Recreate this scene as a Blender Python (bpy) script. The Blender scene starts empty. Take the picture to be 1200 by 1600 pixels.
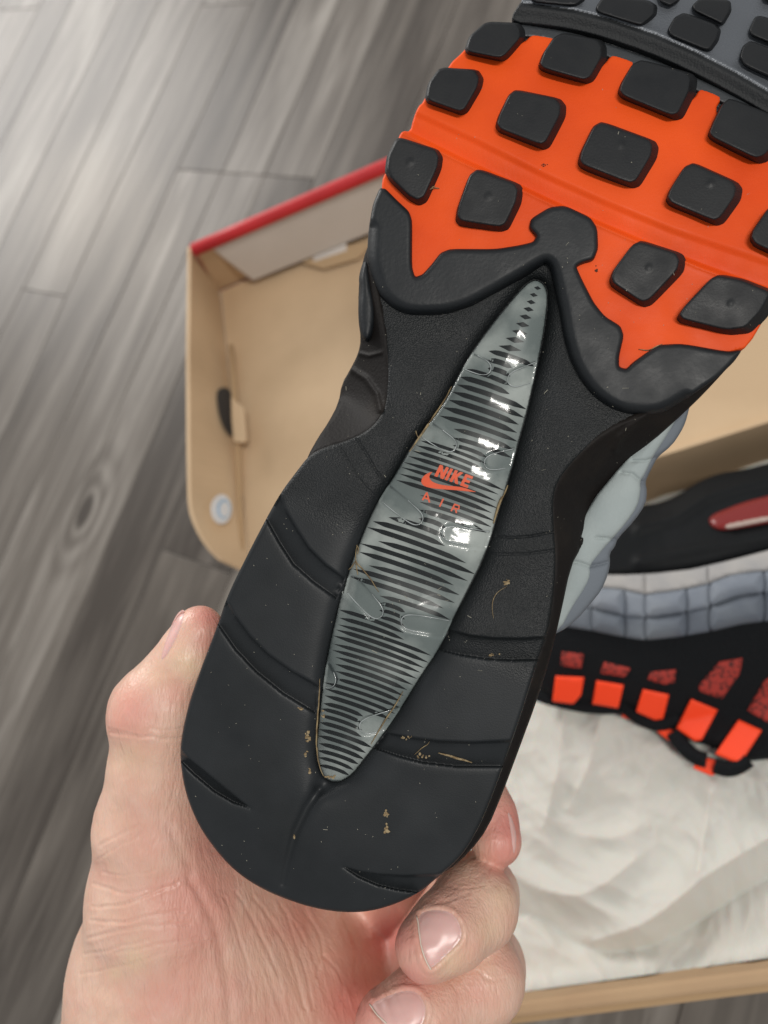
import bpy, bmesh, math, random
import numpy as np
from mathutils import Vector, Matrix, noise
from mathutils.geometry import delaunay_2d_cdt
from mathutils.bvhtree import BVHTree
random.seed(7); rng = np.random.RandomState(7)
C = bpy.context.scene.collection
SC = bpy.context.scene

# ------------------------------------------------------------------ camera
F = 1200.0                      # focal length in photograph pixels
HC = 0.55                       # camera height above the floor
nd = np.array([0.40, 0.325, 1.0]); nd /= np.linalg.norm(nd)        # down (x right, y down, z forward)
up = np.array([-nd[0], nd[1], nd[2]])                               # up in camera axes (right, up, back)
e2 = np.cross(nd, [1, 0, 0.]); e2 /= np.linalg.norm(e2); e1 = np.cross(e2, nd)
a = math.radians(-11.7)
bx_ = math.cos(a) * e1 + math.sin(a) * e2
WX = np.array([bx_[0], -bx_[1], -bx_[2]])                           # box edge direction in camera axes
WY = np.cross(up, WX)
R = np.array([WX, WY, up])                                          # camera axes -> world
CAMP = np.array([0, 0, HC])
cam = bpy.data.cameras.new('camera'); camo = bpy.data.objects.new('camera', cam); C.objects.link(camo)
CAMM = Matrix([[*R[i], CAMP[i]] for i in range(3)] + [[0, 0, 0, 1]])
camo.matrix_world = CAMM
cam.sensor_fit = 'VERTICAL'; cam.sensor_height = 36; cam.sensor_width = 27; cam.lens = F * 36 / 1600
cam.clip_start = 0.01; cam.clip_end = 60
cam.dof.use_dof = True; cam.dof.focus_distance = 0.222; cam.dof.aperture_fstop = 9.0
SC.camera = camo

# ------------------------------------------------------------------ light
W = bpy.data.worlds.new('World'); SC.world = W; W.use_nodes = True
W.node_tree.nodes['Background'].inputs[0].default_value = (0.96, 0.98, 1.0, 1)
W.node_tree.nodes['Background'].inputs[1].default_value = 0.46
def lamp(name, loc, target, sx, sy, power, col):
    l = bpy.data.lights.new(name, 'AREA'); l.shape = 'RECTANGLE'; l.size = sx; l.size_y = sy
    l.energy = power; l.color = col
    o = bpy.data.objects.new(name, l); C.objects.link(o); o.location = loc
    o.rotation_euler = (Vector(target) - Vector(loc)).to_track_quat('-Z', 'Y').to_euler()
lamp('window_light', (-1.5, 2.7, 1.35), (0, 0.1, 0.1), 1.5, 1.1, 74, (1.0, 0.97, 0.93))
lamp('ceiling_light', (0.62, -0.35, 1.9), (0, 0.1, 0.2), 0.13, 0.62, 18, (1.0, 0.96, 0.9))
sp = bpy.data.lights.new('sun_patch', 'SPOT'); sp.energy = 26; sp.color = (1, .86, .66); sp.spot_size = math.radians(5.0); sp.spot_blend = 1; sp.shadow_soft_size = .02
spo = bpy.data.objects.new('sun_patch', sp); C.objects.link(spo); spo.location = (-1.5, 2.5, 1.5)
SC.view_settings.view_transform = 'Standard'; SC.view_settings.look = 'None'
SC.view_settings.exposure = -0.04; SC.view_settings.gamma = 1

# ------------------------------------------------------------------ mappings (pixel of the photograph -> real point)
def ray(p):
    p = np.asarray(p, float)
    return np.stack([(p[..., 0] - 600) / F, (800 - p[..., 1]) / F, -np.ones(p.shape[:-1])], -1)
def U(p, z=0.0):                        # point at height z above the floor (world)
    d = ray(p) @ R.T
    t = (z - HC) / d[..., 2]
    return CAMP + d * np.asarray(t)[..., None]
def Qc(p, d):                           # point at camera depth d (camera axes)
    return ray(p) * np.asarray(d)[..., None]
def c2w(v): return np.asarray(v) @ R.T + CAMP
EN = np.array([-0.15, 0.03, 1.0]); EN /= np.linalg.norm(EN)
D0 = 0.22
S = D0 / F
def axis_u(p): return (p[..., 0] - 450) * .375 + (1420 - p[..., 1]) * .927
def warp(p):
    u = axis_u(p)
    w = 12.0 * (np.clip(u - 1130, 0, None) / 450) ** 2 + 2.2 * (np.clip(150 - u, 0, None) / 150) ** 2
    return w
def shoe_cam(p, h):                     # sole of the held shoe; h in mm towards the viewer
    p = np.asarray(p, float); r = ray(p)
    hh = (np.asarray(h) - warp(p)) / 1000
    t = (-D0 * EN[2] + hh) / (r @ EN)
    return r * t[..., None]
xs = np.cross([0, 1, 0], EN); xs /= np.linalg.norm(xs); ys = np.cross(EN, xs)
RS = R @ np.stack([xs, ys, EN], 1)      # shoe frame -> world
P0 = c2w(np.array([0, 0, -D0]))
def shoe_map(p, h): return (c2w(shoe_cam(p, h)) - P0) @ RS     # shoe-local coordinates

# ------------------------------------------------------------------ tracing helpers
def Z(ox, oy, s, *pts): return [(ox + x / s, oy + y / s) for x, y in pts]
def R1(*p): return Z(560, 0, 1.875, *p)
def R2(*p): return Z(560, 250, 1.875, *p)
def R3(*p): return Z(440, 400, 2.5, *p)
def R4(*p): return Z(260, 700, 1.875, *p)
def R5(*p): return Z(260, 1060, 2.0, *p)
def R7(*p): return Z(400, 1200, 2.4, *p)
def R8(*p): return Z(800, 600, 2.5, *p)
def R13(*p): return Z(600, 640, 5.4545, *p)
def chaikin(P, n=2, closed=True, q=.25):
    P = np.asarray(P, float)
    for _ in range(n):
        if closed: A, B = P, np.roll(P, -1, 0)
        else: A, B = P[:-1], P[1:]
        N = np.empty((2 * len(A), 2)); N[0::2] = A * (1 - q) + B * q; N[1::2] = A * q + B * (1 - q)
        if not closed: N = np.vstack([P[:1], N, P[-1:]])
        P = N
    return P
def resample(P, step, closed=True):
    P = np.asarray(P, float)
    if closed: P = np.vstack([P, P[:1]])
    L = np.r_[0, np.cumsum(np.linalg.norm(np.diff(P, axis=0), axis=1))]
    n = max(3, int(round(L[-1] / step)))
    t = np.linspace(0, L[-1], n + 1)
    if closed: t = t[:-1]
    return np.stack([np.interp(t, L, P[:, 0]), np.interp(t, L, P[:, 1])], 1)
def seg_dist(X, P, closed=True):
    P = np.asarray(P, np.float32); A = P if closed else P[:-1]; B = np.roll(P, -1, 0) if closed else P[1:]
    x = np.ascontiguousarray(X[:, 0], dtype=np.float32); y = np.ascontiguousarray(X[:, 1], dtype=np.float32)
    out = np.full(len(X), 1e12, np.float32)
    for (ax, ay), (bx, by) in zip(A, B):
        dx, dy = bx - ax, by - ay; l = dx * dx + dy * dy + 1e-9
        ux = x - ax; uy = y - ay
        t = (ux * dx + uy * dy) / l; np.clip(t, 0, 1, out=t)
        ux -= t * dx; uy -= t * dy
        np.minimum(out, ux * ux + uy * uy, out=out)
    return np.sqrt(out).astype(float)
def inside(X, P):
    P = np.asarray(P, float); x, y = X[:, 0], X[:, 1]; r = np.zeros(len(X), bool)
    for (x1, y1), (x2, y2) in zip(P, np.roll(P, -1, 0)):
        if y1 == y2: continue
        c = (y1 > y) != (y2 > y)
        r ^= c & (x < (x2 - x1) * (y - y1) / (y2 - y1) + x1)
    return r
def sd(X, P):                           # positive inside
    d = seg_dist(X, P); return np.where(inside(X, P), d, -d)
def sm(x): x = np.clip(x, 0, 1); return x * x * (3 - 2 * x)

def link(name, me, mat=None, parent=None, smooth=True):
    o = bpy.data.objects.new(name, me); C.objects.link(o)
    if mat and not me.materials: me.materials.append(mat)
    if smooth: me.shade_smooth()
    if parent: o.parent = parent
    return o
def mesh(name, v, f, mat, parent=None, smooth=True):
    me = bpy.data.meshes.new(name); me.from_pydata(np.asarray(v).tolist(), [], f if isinstance(f, list) else np.asarray(f).tolist()); me.update()
    return link(name, me, mat, parent, smooth)
def tag(o, label=None, cat=None, group=None, kind=None):
    if label: o['label'] = label
    if cat: o['category'] = cat
    if group: o['group'] = group
    if kind: o['kind'] = kind
    return o
def empty(name, M):
    o = bpy.data.objects.new(name, None); C.objects.link(o); o.matrix_world = M; o.empty_display_size = .01
    return o
def patch(name, outline, hf, mapf, mat, parent=None, step=4, edge_r=5.0, edge_drop=1.0, skirt=2.0, fine=1.5,
          extra=None, breaks=(), skirt_flare=0.0, smooth_it=2, low=None, attr=None, raw=False, pre=False, basef=None, chamf=0, q=.25):
    """a solid-edged relief: outline in photograph pixels, height hf(points, depth inside) in mm"""
    O = outline if pre else chaikin(outline, smooth_it, q=q)
    O = resample(O, max(fine, 1.6))
    lo, hi = O.min(0), O.max(0)
    gx = np.arange(lo[0] + fine, hi[0], fine); gy = np.arange(lo[1] + fine, hi[1], fine)
    k = max(1, int(round(step / fine)))
    I, J = np.meshgrid(np.arange(len(gx)), np.arange(len(gy)), indexing='ij')
    X = np.stack([gx[I].ravel(), gy[J].ravel()], 1)
    coarse = ((I % k == 0) & (J % k == 0)).ravel()
    band = edge_r * 1.1 if edge_r else 0
    dcoarse = None
    if len(X) > 60000:
        # keep only what could matter: coarse points, and points near breaks/edge
        near = np.zeros(len(X), bool)
        polys = [(O, True, band + fine)] + [(b, False, w) for b, w in breaks]
        for P, cl, w in polys:
            if w <= 0: continue
            P2 = resample(P, 8, cl)
            g = set()
            # spatial hash
            cell = 12.0; wr = int(w / cell) + 1
            for q in P2:
                ci, cj = int(q[0] // cell), int(q[1] // cell)
                for i in range(-wr, wr + 1):
                    for j in range(-wr, wr + 1): g.add((ci + i) * 100000 + cj + j)
            key = (X[:, 0] // cell).astype(int) * 100000 + (X[:, 1] // cell).astype(int)
            near |= np.isin(key, np.fromiter(g, int))
        sel = near | coarse; X, coarse = X[sel], coarse[sel]
    s = sd(X, O)
    keep = (s > fine * .6) & (coarse | (s < band))
    for b, w in breaks:
        idx = np.where((s > fine * .6) & ~keep)[0]
        if len(idx): keep[idx[seg_dist(X[idx], b, False) < w]] = True
    X = X[keep]; s = s[keep]
    V = np.vstack([O, X]); ss = np.r_[np.zeros(len(O)), s]
    n = len(O)
    res = delaunay_2d_cdt([Vector(v) for v in V], [], [list(range(n))], 1, 1e-5)
    V = np.array([tuple(v) for v in res[0]]); T = [list(f) for f in res[2]]
    orig = res[3]
    sv = np.array([ss[q[0]] if len(q) else 0 for q in orig])
    h = hf(V, sv)
    if edge_r:
        t = np.clip(1 - sv / edge_r, 0, 1); h = h - edge_drop * ((1 - np.sqrt(np.clip(1 - t * t, 0, 1))) if not chamf else t ** 1.25)
    P = mapf(V, h)
    me_v = P
    # orientation: make faces look to the viewer
    # boundary loop = vertices whose orig < n
    bl = {}
    for i, q in enumerate(orig):
        for w_ in q:
            if w_ < n: bl[w_] = i
    loop = [bl[i] for i in range(n) if i in bl]
    if skirt:
        cen = V[loop].mean(0)
        Vb = V[loop] + (V[loop] - cen) * skirt_flare
        hb = h[loop] - skirt if low is None else np.full(len(loop), low)
        Bp = mapf(Vb, hb) if mapf is not shoe_map else P[loop] - np.array([0, 0, 1]) * ((h[loop] - hb) / 1000)[:, None]
        if basef: Bp = mapf(basef(V[loop]), hb)
        m = len(P); P = np.vstack([P, Bp]); L = len(loop)
        for i in range(L):
            j = (i + 1) % L
            T.append([loop[i], m + i, m + j, loop[j]])
    o = mesh(name, P, T, mat, parent)
    bm = bmesh.new(); bm.from_mesh(o.data); bmesh.ops.recalc_face_normals(bm, faces=bm.faces)
    bm.to_mesh(o.data); bm.free(); o.data.shade_smooth()
    if attr:
        A = attr(V); A = np.r_[A, np.repeat(0, len(P) - len(V))] if len(A) < len(P) else A
        at = o.data.attributes.new('mask', 'FLOAT', 'POINT'); at.data.foreach_set('value', A.astype(np.float32))
    return o
def tube(path, rad, sides=8):
    path = [Vector(p) for p in path]; V = []; Fc = []; n = len(path)
    if not hasattr(rad, '__len__'): rad = [rad] * n
    ref = Vector((0.13, 0.31, 0.94))
    for i, p in enumerate(path):
        t = (path[min(i + 1, n - 1)] - path[max(i - 1, 0)]).normalized()
        x = t.cross(ref).normalized(); y = t.cross(x)
        for k in range(sides):
            a = 2 * math.pi * k / sides
            V.append(p + (x * math.cos(a) + y * math.sin(a)) * rad[i])
    for i in range(n - 1):
        for k in range(sides):
            a, b = i * sides + k, i * sides + (k + 1) % sides
            Fc.append([a, b, b + sides, a + sides])
    Fc.append(list(range(sides))[::-1]); Fc.append([(n - 1) * sides + k for k in range(sides)])
    return [tuple(v) for v in V], Fc

# ------------------------------------------------------------------ materials
def mat(name, col, rough=.5, **kw):
    m = bpy.data.materials.new(name); m.use_nodes = True; nt = m.node_tree; N = nt.nodes
    b = N['Principled BSDF']; b.inputs['Base Color'].default_value = (*col, 1); b.inputs['Roughness'].default_value = rough
    for k, v in kw.get('set', {}).items(): b.inputs[k].default_value = v
    tc = N.new('ShaderNodeTexCoord')
    def tex(kind, scale, detail=4, dist=0, vec=None):
        t = N.new('ShaderNodeTex' + kind); t.inputs['Scale'].default_value = scale
        if kind == 'Noise': t.inputs['Detail'].default_value = detail; t.inputs['Distortion'].default_value = dist
        nt.links.new(vec or tc.outputs['Object'], t.inputs['Vector']); return t
    last = None
    for (kind, scale, strength, dist) in kw.get('bumps', []):
        t = tex(kind, scale); bp = N.new('ShaderNodeBump'); bp.inputs['Strength'].default_value = strength
        bp.inputs['Distance'].default_value = dist
        nt.links.new(t.outputs[0], bp.inputs['Height'])
        if last: nt.links.new(last.outputs[0], bp.inputs['Normal'])
        last = bp
    if last: nt.links.new(last.outputs[0], b.inputs['Normal'])
    if 'mottle' in kw:
        sc, c2, lo, hi = kw['mottle']
        t = tex('Noise', sc, 6); r = N.new('ShaderNodeMapRange'); r.inputs[1].default_value = lo; r.inputs[2].default_value = hi
        mx = N.new('ShaderNodeMix'); mx.data_type = 'RGBA'; mx.inputs[6].default_value = (*col, 1); mx.inputs[7].default_value = (*c2, 1)
        nt.links.new(t.outputs[0], r.inputs[0]); nt.links.new(r.outputs[0], mx.inputs[0]); nt.links.new(mx.outputs[2], b.inputs['Base Color'])
    if 'rough_mottle' in kw:
        sc, r1, r2 = kw['rough_mottle']
        t = tex('Noise', sc, 6); r = N.new('ShaderNodeMapRange'); r.inputs[1].default_value = .3; r.inputs[2].default_value = .7
        r.inputs[3].default_value = r1; r.inputs[4].default_value = r2
        nt.links.new(t.outputs[0], r.inputs[0]); nt.links.new(r.outputs[0], b.inputs['Roughness'])
    m['tc'] = 1
    return m
RUB = mat('black_rubber', (.0095, .0115, .0135), .55, bumps=[('Noise', 900, .25, .0003)], mottle=(60, (.0125, .0145, .0165), .4, .7), rough_mottle=(120, .42, .58), set={'Specular IOR Level': .32})
RUBT = mat('textured_black_rubber', (.012, .0145, .0165), .45, bumps=[('Noise', 1500, .75, .0006), ('Noise', 5000, .3, .0002)], rough_mottle=(90, .36, .55), mottle=(45, (.017, .02, .022), .4, .7), set={'Specular IOR Level': .42})
LUG = mat('lug_rubber', (.0085, .0095, .011), .5, bumps=[('Noise', 1600, .25, .0002)], rough_mottle=(150, .4, .6), mottle=(60, (.0125, .0135, .0145), .45, .75), set={'Specular IOR Level': .32})
TOE = mat('toe_rubber', (.055, .060, .067), .27, bumps=[('Noise', 1500, .5, .0005)], rough_mottle=(90, .26, .42))
TOET = mat('toe_edge_rubber', (.012, .014, .016), .45, bumps=[('Noise', 1300, .8, .0006)])
ORG = mat('orange_rubber', (.82, .086, .007), .52, bumps=[('Noise', 1100, .2, .0003)], mottle=(35, (.68, .060, .004), .4, .75), rough_mottle=(100, .46, .64), set={'Specular IOR Level': .22})
MID = mat('midsole_foam', (.0105, .009, .0085), .6, bumps=[('Noise', 1200, .4, .0004)], mottle=(60, (.022, .0175, .014), .5, .8), set={'Specular IOR Level': .15})
GREY = mat('grey_suede', (.36, .405, .40), .85, bumps=[('Noise', 900, .3, .0004)], mottle=(70, (.31, .355, .355), .4, .7))
GREY2 = mat('blue_grey_suede', (.155, .175, .20), .85, bumps=[('Noise', 900, .3, .0004)])
INNER = mat('air_unit_film', (.175, .20, .197), .35, mottle=(48, (.44, .46, .445), .44, .64), set={'Specular IOR Level': .3})  # pale mottle paints reflections inside the unit into its colour
STR = mat('air_unit_stripe', (.004, .006, .007), .35, set={'Specular IOR Level': .3})
PRINT = mat('orange_print', (.88, .13, .04), .5)
STRAW = mat('dry_straw', (.30, .225, .115), .7, mottle=(400, (.14, .095, .045), .4, .6))
DIRT = mat('dried_dirt', (.20, .135, .065), .9, mottle=(900, (.36, .28, .16), .4, .6), bumps=[('Noise', 2500, .8, .0005)])
DUST = mat('pale_dust', (.36, .34, .27), .9)
KRAFT = mat('kraft_board', (.62, .45, .28), .8, bumps=[('Noise', 500, .15, .0003)], mottle=(14, (.52, .37, .225), .35, .65))
KRAFT2 = mat('kraft_board_edge', (.46, .31, .17), .85, bumps=[('Noise', 500, .2, .0004)])
KRAFTR = mat('kraft_rim', (.44, .30, .175), .85, bumps=[('Noise', 500, .2, .0004)], mottle=(25, (.38, .25, .145), .35, .7))
WHB = mat('white_board', (.62, .57, .52), .7, mottle=(20, (.56, .51, .46), .3, .7))
RED = mat('red_board', (.56, .018, .022), .5, mottle=(60, (.46, .013, .016), .3, .7))
def shell_mat():
    m = bpy.data.materials.new('clear_film'); m.use_nodes = True; nt = m.node_tree; N = nt.nodes; N.clear()
    o = N.new('ShaderNodeOutputMaterial'); mx = N.new('ShaderNodeMixShader'); t = N.new('ShaderNodeBsdfTransparent'); g = N.new('ShaderNodeBsdfGlossy')
    f = N.new('ShaderNodeFresnel'); f.inputs[0].default_value = 1.42
    t.inputs[0].default_value = (.93, .95, .945, 1); g.inputs['Roughness'].default_value = .10
    tc = N.new('ShaderNodeTexCoord'); n1 = N.new('ShaderNodeTexNoise'); n1.inputs['Scale'].default_value = 140; n1.inputs['Detail'].default_value = 1.5
    n1.inputs['Distortion'].default_value = .8
    b = N.new('ShaderNodeBump'); b.inputs['Strength'].default_value = .30; b.inputs['Distance'].default_value = .0007
    nt.links.new(tc.outputs['Object'], n1.inputs[0]); nt.links.new(n1.outputs[0], b.inputs['Height'])
    nt.links.new(b.outputs[0], g.inputs['Normal']); nt.links.new(b.outputs[0], f.inputs['Normal'])
    nt.links.new(f.outputs[0], mx.inputs[0]); nt.links.new(t.outputs[0], mx.inputs[1]); nt.links.new(g.outputs[0], mx.inputs[2])
    nt.links.new(mx.outputs[0], o.inputs[0]); return m
SHELL = shell_mat()
def tissue_mat():
    m = mat('tissue_paper', (.585, .575, .525), .75, bumps=[('Noise', 30, .5, .004), ('Noise', 260, .25, .0006)], mottle=(9, (.63, .61, .56), .3, .7))
    b = m.node_tree.nodes['Principled BSDF']
    b.inputs['Subsurface Weight'].default_value = .25; b.inputs['Subsurface Scale'].default_value = .01
    return m
TISSUE = tissue_mat()
def wood_mat():
    m = bpy.data.materials.new('grey_wood_laminate'); m.use_nodes = True; nt = m.node_tree; N = nt.nodes; L = nt.links.new
    b = N['Principled BSDF']; tc = N.new('ShaderNodeTexCoord'); oi = N.new('ShaderNodeObjectInfo')
    sep = N.new('ShaderNodeVectorMath'); sep.operation = 'ADD'
    rnd = N.new('ShaderNodeVectorMath'); rnd.operation = 'SCALE'; rnd.inputs[0].default_value = (37, 11, 5)
    L(oi.outputs['Random'], rnd.inputs['Scale']); L(tc.outputs['Object'], sep.inputs[0]); L(rnd.outputs[0], sep.inputs[1])
    def noise_(sx, sy, sc, det, dist):
        mp = N.new('ShaderNodeMapping'); mp.inputs['Scale'].default_value = (sx, sy, 1); L(sep.outputs[0], mp.inputs[0])
        t = N.new('ShaderNodeTexNoise'); t.inputs['Scale'].default_value = sc; t.inputs['Detail'].default_value = det; t.inputs['Distortion'].default_value = dist
        L(mp.outputs[0], t.inputs['Vector']); return t
    n1 = noise_(.8, 7.5, 3.0, 5, 1.3); n2 = noise_(2.4, 36, 4.0, 5, .9); n3 = noise_(1, 2.4, 5.0, 3, .5)
    r1 = N.new('ShaderNodeValToRGB'); e = r1.color_ramp.elements
    e[0].position = .36; e[0].color = (.068, .058, .050, 1); e[1].position = .70; e[1].color = (.31, .285, .255, 1)
    k = r1.color_ramp.elements.new(.54); k.color = (.155, .137, .119, 1)
    add = N.new('ShaderNodeMath'); add.operation = 'MULTIPLY_ADD'; add.inputs[1].default_value = .25
    L(n2.outputs[0], add.inputs[0]); 
    s1 = N.new('ShaderNodeMath'); s1.operation = 'MULTIPLY_ADD'; s1.inputs[1].default_value = .50; L(n1.outputs[0], s1.inputs[0])
    s2 = N.new('ShaderNodeMath'); s2.operation = 'MULTIPLY'; s2.inputs[1].default_value = .10; L(n3.outputs[0], s2.inputs[0])
    L(s2.outputs[0], s1.inputs[2]); L(s1.outputs[0], add.inputs[2])
    tone = N.new('ShaderNodeAttribute'); tone.attribute_type = 'OBJECT'; tone.attribute_name = 'tone'
    ad2 = N.new('ShaderNodeMath'); ad2.operation = 'ADD'; L(add.outputs[0], ad2.inputs[0]); L(tone.outputs['Fac'], ad2.inputs[1])
    ka = N.new('ShaderNodeAttribute'); ka.attribute_type = 'OBJECT'; ka.attribute_name = 'knot'
    ks = N.new('ShaderNodeVectorMath'); ks.operation = 'SUBTRACT'; L(tc.outputs['Object'], ks.inputs[0]); L(ka.outputs['Vector'], ks.inputs[1])
    km = N.new('ShaderNodeVectorMath'); km.operation = 'MULTIPLY'; km.inputs[1].default_value = (.45, 1, 0); L(ks.outputs[0], km.inputs[0])
    kl = N.new('ShaderNodeVectorMath'); kl.operation = 'LENGTH'; L(km.outputs[0], kl.inputs[0])
    kr = N.new('ShaderNodeValToRGB'); kr.color_ramp.elements[0].color = (0.0, 0, 0, 1); kr.color_ramp.elements[1].position = 1; kr.color_ramp.elements[1].color = (.5, .5, .5, 1)
    for ps, v_ in ((.10, .12), (.17, .62), (.26, .40), (.36, .60), (.48, .46), (.62, .55)):
        q_ = kr.color_ramp.elements.new(ps); q_.color = (v_, v_, v_, 1)
    k10 = N.new('ShaderNodeMath'); k10.operation = 'MULTIPLY'; k10.inputs[1].default_value = 18.0; L(kl.outputs['Value'], k10.inputs[0])
    kw = N.new('ShaderNodeMath'); kw.operation = 'MULTIPLY_ADD'; kw.inputs[1].default_value = .35; L(n1.outputs[0], kw.inputs[0]); L(k10.outputs[0], kw.inputs[2])
    kw2 = N.new('ShaderNodeMath'); kw2.operation = 'SUBTRACT'; kw2.inputs[1].default_value = .17; L(kw.outputs[0], kw2.inputs[0]); L(kw2.outputs[0], kr.inputs[0])
    kf = N.new('ShaderNodeMath'); kf.operation = 'MULTIPLY_ADD'; kf.inputs[1].default_value = .55; kf.inputs[2].default_value = -.275; L(kr.outputs[0], kf.inputs[0])
    ad3 = N.new('ShaderNodeMath'); ad3.operation = 'ADD'; L(ad2.outputs[0], ad3.inputs[0]); L(kf.outputs[0], ad3.inputs[1])
    L(ad3.outputs[0], r1.inputs[0]); L(r1.outputs[0], b.inputs['Base Color'])
    b.inputs['Roughness'].default_value = .42; b.inputs['Specular IOR Level'].default_value = .24
    bp = N.new('ShaderNodeBump'); bp.inputs['Strength'].default_value = .25; bp.inputs['Distance'].default_value = .0006
    L(n2.outputs[0], bp.inputs['Height']); L(bp.outputs[0], b.inputs['Normal'])
    return m
WOOD = wood_mat()

# ------------------------------------------------------------------ floor
spo.rotation_euler = (Vector(U([(150., 345.)])[0]) - spo.location).to_track_quat('-Z', 'Y').to_euler()
dirp = U([(279., 260.)])[0], U([(396., 0.)])[0]
v = dirp[1] - dirp[0]; ang = math.atan2(v[1], v[0])
flo = bpy.data.meshes.new('floor')
flo.from_pydata([(-6, -6, -.012), (6, -6, -.012), (6, 6, -.012), (-6, 6, -.012)], [], [(0, 1, 2, 3)])
GROUT = mat('floor_joint', (.10, .088, .076), .9)
floor = tag(link('floor', flo, GROUT), kind='structure')
tdir = np.array([math.cos(ang), math.sin(ang)]); sdir = np.array([tdir[1], -tdir[0]])    # along plank, across (to the right)
def st(p): q = U([p])[0][:2]; return q @ sdir, q @ tdir
s0, t0 = st((279, 260)); s1_, t1_ = st((494, 272)); sP1, _ = st((0, 1240))
_, tj = st((386, 272))
def plank(sa, sb, ta, tb, tone):
    L_, W_ = tb - ta, sb - sa; g = .00025; b = .0006
    V = []
    for ins, z in ((g, -.008), (g, -b * .6), (g + b, 0)):
        V += [(-L_ / 2 + ins, -W_ / 2 + ins, z), (L_ / 2 - ins, -W_ / 2 + ins, z), (L_ / 2 - ins, W_ / 2 - ins, z), (-L_ / 2 + ins, W_ / 2 - ins, z)]
    Fc = [(8, 9, 10, 11)]
    for r_ in (0, 4):
        for k in range(4): Fc.append((r_ + k, r_ + (k + 1) % 4, r_ + 4 + (k + 1) % 4, r_ + 4 + k))
    o = mesh('plank', V, Fc, WOOD, floor, False)
    c = sdir * (sa + sb) / 2 + tdir * (ta + tb) / 2
    o.matrix_world = Matrix.Translation((c[0], c[1], 0)) @ Matrix.Rotation(ang, 4, 'Z')
    o['tone'] = tone
    kx = [(kn_ - Vector((c[0], c[1]))) for kn_ in (Vector(tuple(kn)),)][0]; ca_, sa_ = math.cos(ang), math.sin(ang)
    o['knot'] = [kx.x * ca_ + kx.y * sa_, -kx.x * sa_ + kx.y * ca_, 0.0]
Wd = s1_ - s0; prs = random.Random(5)
edges_ = [s0 + q for q in (-1.66, -1.57, -1.48, -1.39, -1.30, -1.22, -1.13, -1.04, -.95, -.86, -.78, -.69, -.60, -.54, -.45, -.36, -.30, -.215, -.145, -.075, 0, .062, sP1 - s0, Wd, Wd + .08, Wd + .15, Wd + .24, Wd + .31, Wd + .40, Wd + .49, Wd + .58, Wd + .67, Wd + .76, Wd + .85, Wd + .94, Wd + 1.03, Wd + 1.12)]
RO = 10
TONE = {(10, 1): -.115, (11, 1): .03, (12, 1): .05, (10, 0): .02, (11, 0): .035, (12, 0): -.10, (13, 0): -.09, (14, 0): -.05, (9, 0): .0, (9, 1): .02, (8, 1): -.03, (8, 0): .03, (13, 1): .04, (14, 1): .0}
kn = U([(135., 800.)])[0][:2]
for row, (sa, sb) in enumerate(zip(edges_[:-1], edges_[1:])):
    row -= RO; off = 0 if 10 <= row <= 12 else prs.uniform(.12, .8)
    for k in range(-2, 4):
        ta = tj + off + k * .95 - .95; tb = ta + .95
        tone = TONE.get((row, k), prs.uniform(-.07, .06)) + .10 + (.06 if row >= 15 else 0)
        plank(sa, sb, ta, tb, tone)

# ------------------------------------------------------------------ shoe box
ZR = .115
hC = U([(1024., 716.)], ZR)[0]; YC = hC[1]
YB = U([(1000., 1548.)], ZR)[0][1]
XL = U([(372., 885.)], ZR)[0][0]; XR = XL + .37
print('box YC', YC, 'YB', YB, 'XL', XL)
box = empty('shoe_box', Matrix.Translation((XL, YC, 0)))
def slab(name, pts, n, th, m, parent, bev=0):
    """flat board: polygon pts (world), thickness th along n"""
    pts = [Vector(p) for p in pts]; n = Vector(n).normalized() * th
    k = len(pts); V = pts + [p + n for p in pts]
    Fc = [list(range(k))[::-1], list(range(k, 2 * k))] + [[i, (i + 1) % k, k + (i + 1) % k, k + i] for i in range(k)]
    base = parent.matrix_world.translation if parent else Vector()
    o = mesh(name, [tuple(q - base) for q in V], Fc, m, parent, False)
    bm = bmesh.new(); bm.from_mesh(o.data); bmesh.ops.recalc_face_normals(bm, faces=bm.faces)
    if bev: bmesh.ops.bevel(bm, geom=list(bm.edges), offset=bev, segments=2, affect='EDGES', profile=.6)
    bm.to_mesh(o.data); bm.free()
    return o
T = .003
slab('bottom_panel', [(XL, YB, .002), (XR, YB, .002), (XR, YC, .002), (XL, YC, .002)], (0, 0, 1), T, KRAFT, box)
slab('back_wall', [(XL, YC, .005), (XR, YC, .005), (XR, YC, ZR), (XL, YC, ZR)], (0, 1, 0), T, KRAFT, box, .0008)
slab('front_wall', [(XL, YB - .005, .005), (XR, YB - .005, .005), (XR, YB - .005, ZR - .001), (XL, YB - .005, ZR - .001)], (0, 1, 0), .0072, KRAFTR, box, .002)
slab('front_wall_liner', [(XL + .004, YB - .0085, .005), (XR, YB - .0085, .005), (XR, YB - .0085, ZR - .006), (XL + .004, YB - .0085, ZR - .006)], (0, 1, 0), .003, KRAFT2, box, .0006)
slab('left_wall', [(XL, YB + .008, .005), (XL, YC - .001, .005), (XL, YC - .001, ZR - .002), (XL, YB + .008, ZR - .002)], (-1, 0, 0), .008, KRAFT, box, .002)
slab('right_wall', [(XR, YB + .008, .005), (XR, YC - .001, .005), (XR, YC - .001, ZR - .002), (XR, YB + .008, ZR - .002)], (1, 0, 0), .008, KRAFT, box, .002)
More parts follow.
